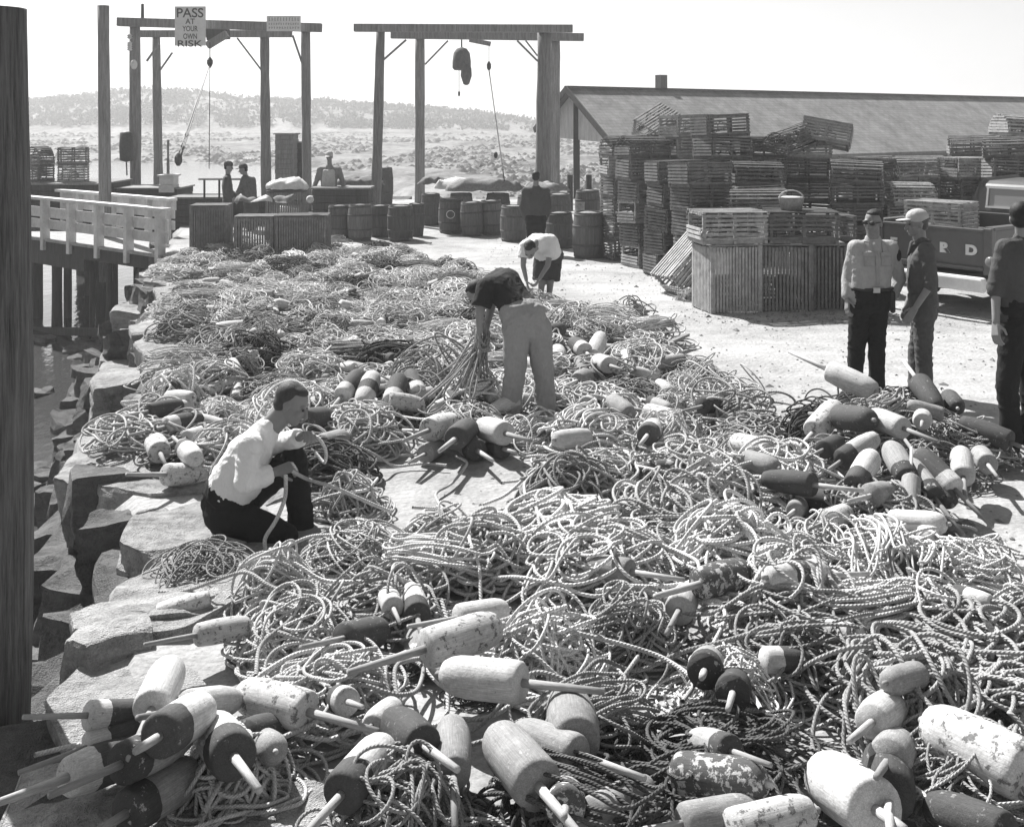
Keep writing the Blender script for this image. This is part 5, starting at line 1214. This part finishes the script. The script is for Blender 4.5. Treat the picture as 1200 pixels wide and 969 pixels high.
strand([hrr + Vector((-.01, -.02, .0)), hrr + Vector((.0, -.06, -.12)), hrr + Vector((-.05, -.10, -.25)), hrr + Vector((-.11, -.16, -.33)), hrr + Vector((-.09, -.2, -.40)), hrr + Vector((-.02, -.25, -.42))], 'pale', .012, 'rope end hanging from the kneeling man\'s near hand to the ground')
# the man bending in pale trousers
r_, P_, part, Q = person('man in a black polo shirt and pale grey trousers bending over to haul rope', 9.2,
  dict(head=(560, 345, .42), neck=(570, 331, .33), chest=(590, 333, .22), pelvis=(616, 372, .0), shL=(569, 336, .08), shR=(586, 324, .42), elL=(562, 367, .02), wrL=(562, 392, .02), elR=(574, 366, .32), wrR=(567, 396, .20),
       hipL=(605, 384, -.02), hipR=(630, 384, .06), knL=(603, 440, -.02), anL=(597, 490, 0), knR=(637, 440, .06), anR=(640, 492, .06)), (-.55, .35, -.75), (-.5, .9, 0), polo, chino, hair_m, .75, 1.97, .012, 1.0, 1.1, palms=((.5, 0, -.2), (-.5, 0, -.2)), hdir=((0, 0, -1), (0, 0, -1)), headup=(-.7, .2, .6), tr_extra=.012)
hb = P_['wrL'].lerp(P_['wrR'], .4) + Vector((0, 0, -.06)); mb = MB(); rng = np.random.RandomState(9)
for k in range(52):
    e = G(rng.uniform(478, 590), rng.uniform(455, 488), rng.uniform(.02, .22)); e.y += rng.uniform(-.2, .5); t_ = np.linspace(0, 1, 34)[:, None]; a = np.array(hb) + rng.normal(size=3) * .035; b_ = np.array(e); bow = np.array((rng.normal() * .06 - .05, rng.normal() * .1, -.10 - rng.rand() * .12))
    p = a * (1 - t_) + b_ * t_ + bow * (4 * t_ * (1 - t_)) + np.c_[np.sin(t_ * 9 + k), np.cos(t_ * 7 + k * 2), np.sin(t_ * 8 + k * 3)] * .022 * t_; mb.tube(p, .0085, 5, uv=True)
for k in range(7):
    a = np.array(hb); p = np.linspace(0, math.pi * 2, 26); mb.tube(np.c_[a[0] + np.sin(p) * .04 + rng.normal() * .015, a[1] + np.cos(p) * .05, a[2] + .06 + np.cos(p) * .10 + rng.normal() * .02], .0085, 5, uv=True)
o = mb.build('rope_hank', ROPE['grey'], None, True); tag(o, 'thick hank of many rope strands hanging from the hands of the bending man', 'rope')
# the man in shorts
r_, P_, part, Q = person('man in a white tee shirt and dark shorts stooping by the far rope pile', 15.4,
  dict(head=(621, 293, -.28), neck=(628, 285, -.16), chest=(636, 284, .02), pelvis=(644, 301, .32), shL=(615, 289, -.10), shR=(645, 290, -.06), elL=(613, 311, -.18), wrL=(617, 329, -.26), elR=(642, 311, -.16), wrR=(632, 327, -.28),
       hipL=(636, 306, .30), hipR=(648, 306, .34), knL=(635, 330, .24), anL=(633, 351, .34), knR=(645, 330, .26), anR=(643, 352, .38)), (-.15, -.55, -.8), (-.2, -1, 0), tee, shorts_dk, hair_m, .6, .92, .014, 1.05, .9, palms=((.6, 0, 0), (-.6, 0, 0)), headup=(-.2, -.75, .6), tr_extra=.02)
# men at the back
person('man in dark work clothes standing with his back turned before the barrels', 21.0,
  dict(head=(628, 208), neck=(628, 219), chest=(628, 233), pelvis=(628, 259), shL=(616, 224), shR=(640, 224), elL=(612, 243), wrL=(617, 259, .1), elR=(643, 243), wrR=(639, 258, .1), hipL=(623, 264), hipR=(633, 264), knL=(622, 283), anL=(621, 298), knR=(634, 283), anR=(635, 298)), (0, 1, -.15), (0, 1, 0), work_dk, black_cloth, hair_m, 1.95, 1.95, .018, 1.0)
person('man in a dark jacket and cap in profile, talking to the man in checked shirt', 24.6,
  dict(head=(268, 196), neck=(267, 206), chest=(266, 217), pelvis=(267, 240), shL=(265, 210, .16), shR=(266, 210, -.16), elL=(269, 224, .2), wrL=(278, 230, .1), elR=(264, 225, -.2), wrR=(273, 233, -.15), hipL=(267, 244, .08), hipR=(267, 244, -.08), knL=(268, 258, .08), anL=(267, 271, .08), knR=(268, 258, -.08), anR=(266, 271, -.08)), (1, -.1, -.15), (1, 0, 0), work_dk, work_dk, hair_m, 1.95, 1.95, .018, .98, cap=cap_dk)
person('man in a checked shirt and cap leaning forward, facing the man in dark jacket', 25.4,
  dict(head=(285, 199), neck=(288, 207), chest=(291, 217), pelvis=(294, 240), shL=(286, 210, -.1), shR=(296, 211, .1), elL=(281, 222, -.15), wrL=(277, 229, -.1), elR=(298, 225, .1), wrR=(290, 231, .0), hipL=(292, 244, -.07), hipR=(297, 244, .07), knL=(291, 257, -.07), anL=(292, 270, -.07), knR=(297, 257, .07), anR=(297, 270, .07)), (-.95, -.25, -.25), (-1, -.3, 0), flannel, work_dk, hair_m, 1.95, 1.95, .018, .98, cap=cap_dk)
r_, P_, part, Q = person('man in a pale oilskin apron and cap working at the bench by the barrels', 26.6,
  dict(head=(386, 184), neck=(386, 194), chest=(386, 205), pelvis=(385, 228), shL=(375, 199), shR=(397, 199), elL=(371, 212), wrL=(367, 222, -.1), elR=(401, 211), wrR=(403, 221, -.1), hipL=(381, 232), hipR=(390, 232), knL=(380, 249), anL=(380, 262), knR=(391, 249), anR=(391, 262)), (-.15, -1, -.3), (0, -1, 0), work_lt, work_dk, hair_m, 1.95, 1.95, .018, 1.0, cap=cap_grey)
ap = MB(); c = P_['chest'] + Q['fwd'] * .06
for s in (-1, 0, 1): ap.cap(P_['chest'] + Vector((s * .09, -.085, .08)), P_['pelvis'] + Vector((s * .13, -.10, -.35)), .06, .08)
part('apron', ap, oil, True, .018)
# the officer
r_, P_, part, Q = person('man in sunglasses and light uniform shirt with dark trousers, hand at his pocket', 10.2,
  dict(head=(1023, 261, -.03), neck=(1023, 281), chest=(1022, 303), pelvis=(1017, 349), shL=(1003, 291), shR=(1043, 291, .05), elL=(994, 325, .05), wrL=(993, 351, -.05), elR=(1054, 326, .1), wrR=(1043, 352, .03), hipL=(1008, 356), hipR=(1028, 356), knL=(1004, 408), anL=(1001, 454), knR=(1027, 408), anR=(1028, 456)), (-.66, -.75, -.12), (-.4, -.9, 0), shirt_grey, black_cloth, hair_m, 1.95, 1.96, .011, 1.0, palms=((.8, .2, 0), (-.8, .2, 0)))
hc, f, u, s_ = Q['hc'], Q['face'], Q['up'], Q['sd']
g_ = MB()
for q in (-1, 1): g_.ell(hc + s_ * q * .032 + u * .012 + f * .094, (s_, f, u), (.027, .010, .019), 14); g_.bar(hc + s_ * q * .060 + u * .018 + f * .085, hc + s_ * q * .080 + u * .012 - f * .02, .006, .008)
g_.bar(hc - s_ * .01 + u * .016 + f * .10, hc + s_ * .01 + u * .016 + f * .10, .006, .006); part('sunglasses', g_, shoe_m)
b_ = MB(); ctr = P_['pelvis'].lerp(Q['bl'], .57) + Q['fwd'] * .008; b_.tube([ctr + Q['plat'] * math.cos(a) * .201 + Q['fwd'] * math.sin(a) * .131 for a in np.linspace(0, 2 * math.pi, 34)], .016, 6); bel = part('belt', b_, shoe_m)
part('belt_buckle', MB().box(ctr + Q['fwd'] * .142, (.06, .022, .045)), mat('buckle_metal', .5, .1, 5, .3, .05, rnd=0), False)
part('holster', MB().cap(ctr + Vector((.185, -.05, -.05)), ctr + Vector((.195, -.06, -.20)), .036, .024), shoe_m, True)
part('shoulder_patch', MB().ell(P_['shR'].lerp(P_['elR'], .22) + Vector((.045, -.045, 0)), (Vector((.7, .7, 0)), Vector((.7, -.7, 0)), Vector((0, 0, 1))), (.035, .022, .055)), black_cloth, True)
for s in (-1, 1):
    c = P_['chest'] + Q['lat'] * s * .082 + Vector((0, 0, .02)); patch(part, 'breast_pocket', Q, r_, c - Vector((0, 0, .02)), Q['fwd'], .105, .11, shirt_seam, .005); patch(part, 'pocket_flap', Q, r_, c + Vector((0, 0, .035)), Q['fwd'], .112, .035, shirt_grey, .012)
    patch(part, 'collar', Q, r_, P_['neck'] + Q['lat'] * s * .042 + Vector((0, 0, -.055)), Q['fwd'] + Q['lat'] * s * .5, .055, .09, shirt_grey, .012, -.6 * s)
patch(part, 'placket', Q, r_, P_['chest'].lerp(Q['bl'], .35), Q['fwd'], .032, .30, shirt_seam, .005)
part('undershirt', MB().ell(P_['neck'] + Vector((-.012, -.062, -.035)), (Vector((1, 0, 0)), Vector((0, 1, 0)), Vector((0, 0, 1))), (.022, .016, .030)), white_shirt, True)
# the man in the peaked cap
r_, P_, part, Q = person('man in a pale peaked cap and dark work clothes seen in profile beside the officer', 10.25,
  dict(head=(1074, 263, 0), neck=(1079, 283), chest=(1080, 306), pelvis=(1083, 358), shL=(1080, 293, .17), shR=(1086, 294, -.17), elL=(1072, 332, .2), wrL=(1062, 360, .14), elR=(1091, 333, -.22), wrR=(1072, 362, -.24), hipL=(1083, 366, .09), hipR=(1082, 366, -.09), knL=(1074, 414, .1), anL=(1073, 460, .08), knR=(1082, 414, -.09), anR=(1085, 461, -.09)), (-1, -.08, -.10), (-1, -.1, 0), work_mid, work_mid, greyhair_m, 1.12, 1.96, .011, 1.0, cap=cap_grey, palms=((0, -.6, -.4), (0, .6, -.4)), belly=1.08)
ncf = MB(); ncf.tube([P_['neck'] + Vector((math.cos(a) * .075, math.sin(a) * .07, .0 - .03 * max(0, -math.cos(a)))) for a in np.linspace(0, 2 * math.pi, 24)], .020, 8); ncf.cap(P_['neck'] + Vector((-.075, 0, -.02)), P_['neck'] + Vector((-.12, -.02, -.12)), .028, .012); part('neckerchief', ncf, cap_dk, True)
# the man at the picture's edge
person('man in a dark sweater seen from behind at the edge, next to the heaped buoys', 8.35,
  dict(head=(1198, 256, 0), neck=(1200, 280), chest=(1202, 306), pelvis=(1201, 368), shL=(1179, 292), shR=(1226, 292), elL=(1167, 338, -.02), wrL=(1167, 378, -.10), elR=(1240, 338), wrR=(1238, 385), hipL=(1189, 378), hipR=(1214, 378), knL=(1180, 450, -.04), anL=(1187, 523, .02), knR=(1208, 452, 0), anR=(1212, 527, 0)), (.55, .8, -.1), (.4, .9, 0), work_dk, black_cloth, hair_m, 1.15, 1.97, .012, 1.06, palms=((.6, .3, 0), (-.6, .3, 0)))

# ------------------------------------------------------------------ haze
hz, n, l, b = nt('sea_haze'); n.remove(b); pv = n.new('ShaderNodeVolumePrincipled'); pv.inputs['Color'].default_value = (.95, .95, .95, 1); pv.inputs['Density'].default_value = HAZE = .0015; pv.inputs['Anisotropy'].default_value = .3
l.new(pv.outputs[0], n['Material Output'].inputs['Volume'])
mb = MB(); mb.box((0, 710, 9.0), (3000, 1500, 27)); tag(mb.build('haze', hz), kind='stuff')

# ------------------------------------------------------------------ labels that single each thing out
LM = [('the kneeling man', 300, 600), ('the bending man', 615, 495), ('the stooping man', 638, 352), ('the officer', 1018, 462), ('the heaped buoys', 1050, 545), ('the lone slatted crate', 240, 302), ('the wide slatted crate', 350, 303),
      ('the bare patch', 528, 578), ('the quay slabs', 165, 445), ('the quayside buoys', 190, 870), ('the front dark buoys', 500, 880), ('the roadside board', 815, 433), ('the clump of banded buoys', 450, 460),
      ('the black bucket buoy', 850, 805), ('the big end-on buoy', 992, 925)]
LMW = [(nm, G(x, y)) for nm, x, y in LM]
ORD = ['', 'second ', 'third ', 'fourth ', 'fifth ', 'sixth ', 'seventh ', 'eighth ', 'ninth ', 'tenth ', 'eleventh ', 'twelfth ']
def auto_label(items, landmarks=LMW):
    """items: (object, position, description) -> description + side of a landmark, counted outward from it"""
    bins = {}
    for o, p, desc in items:
        nm, q = min(landmarks, key=lambda t: math.hypot(t[1].x - p[0], t[1].y - p[1])); dx, dy = p[0] - q.x, p[1] - q.y; d = math.hypot(dx, dy)
        if abs(dx) > abs(dy): side = 'on the yard side of' if dx > 0 else 'on the water side of'
        else: side = 'beyond' if dy > 0 else 'in front of'
        bins.setdefault((desc, side, nm), []).append((d, o))
    for (desc, side, nm), L in bins.items():
        L.sort(key=lambda t: t[0])
        for i, (d, o) in enumerate(L): o['label'] = f"{ORD[min(i, 11)]}{desc} {side} {nm}"
STY = {'tangle': 'tangled rope heap', 'coil': 'coiled rope heap', 'hank': 'looped hank of rope', 'fan': 'springy rope coil'}
its = []
for o, px, py, tone, st in ROPES:
    tag(o, None, 'rope', 'rope heaps spread over the quay'); its.append((o, o.location, f"{tone} {STY[st]}"))
auto_label(its)
its = []
for o, px, py, tone, lab in STRANDS:
    tag(o, lab, 'rope', 'loose rope strands')
    if not lab:
        c = sum((Vector(v) for v in o.bound_box), Vector()) / 8; its.append((o, c, f"single {tone} loose rope strand"))
auto_label(its)
its = []
for t, px, py, pat, stick in BUOYS:
    tag(t, None, 'buoy', 'wooden lobster buoys'); d = t.matrix_world.translation
    its.append((t, d, f"{BUOY[pat][1]} buoy"))
auto_label(its)
its = []
TLM = [('the leaning pale trap', Vector((2.75, 16.4, 0))), ('the upright crates', Vector((3.2, 15.2, 0))), ('the shed post', Vector((2.1, 20.5, 0))), ('the pickup cab', Vector((7.4, 16.8, 0))), ('the officer', Vector((4.3, 17, 0))), ('the tall pile beside the shed roof end', Vector((9.5, 20, 0)))]
bins = {}
for t, px, py, kd, where, z in TRAPS:
    tag(t, None, 'lobster trap', 'stacked wooden lobster traps'); lev = int(z / .37); bins.setdefault((kd, where, lev), []).append((px, t))
LEV = ['bottom row', 'second row up', 'third row up', 'fourth row up', 'fifth row up', 'sixth row up', 'seventh row up', 'eighth row up', 'top']
for (kd, where, lev), L in bins.items():
    L.sort(key=lambda t: t[0])
    for i, (px, t) in enumerate(L):
        t['label'] = f"{ORD[min(i, 11)]}{KINDN[kd]} trap from the water, {LEV[min(lev, 8)]}, {where}" if where in (A1, A2) else f"{ORD[min(i, 11)]}{KINDN[kd]} trap {'on top of another ' if lev > 3 and where == A3 else ''}{where}"
for o, px, py, ar in ROCKS: tag(o, None, 'stone', 'granite slabs along the quay edge')
its = [(o, o.location, ('broad pale granite slab' if ar > .7 else 'pale granite slab' if ar > .3 else 'small granite block')) for o, px, py, ar in ROCKS]; auto_label(its)
for k, t in TP.items():
    if k not in used_proto: 
        for c in list(t.children): bpy.data.objects.remove(c)
        bpy.data.objects.remove(t)
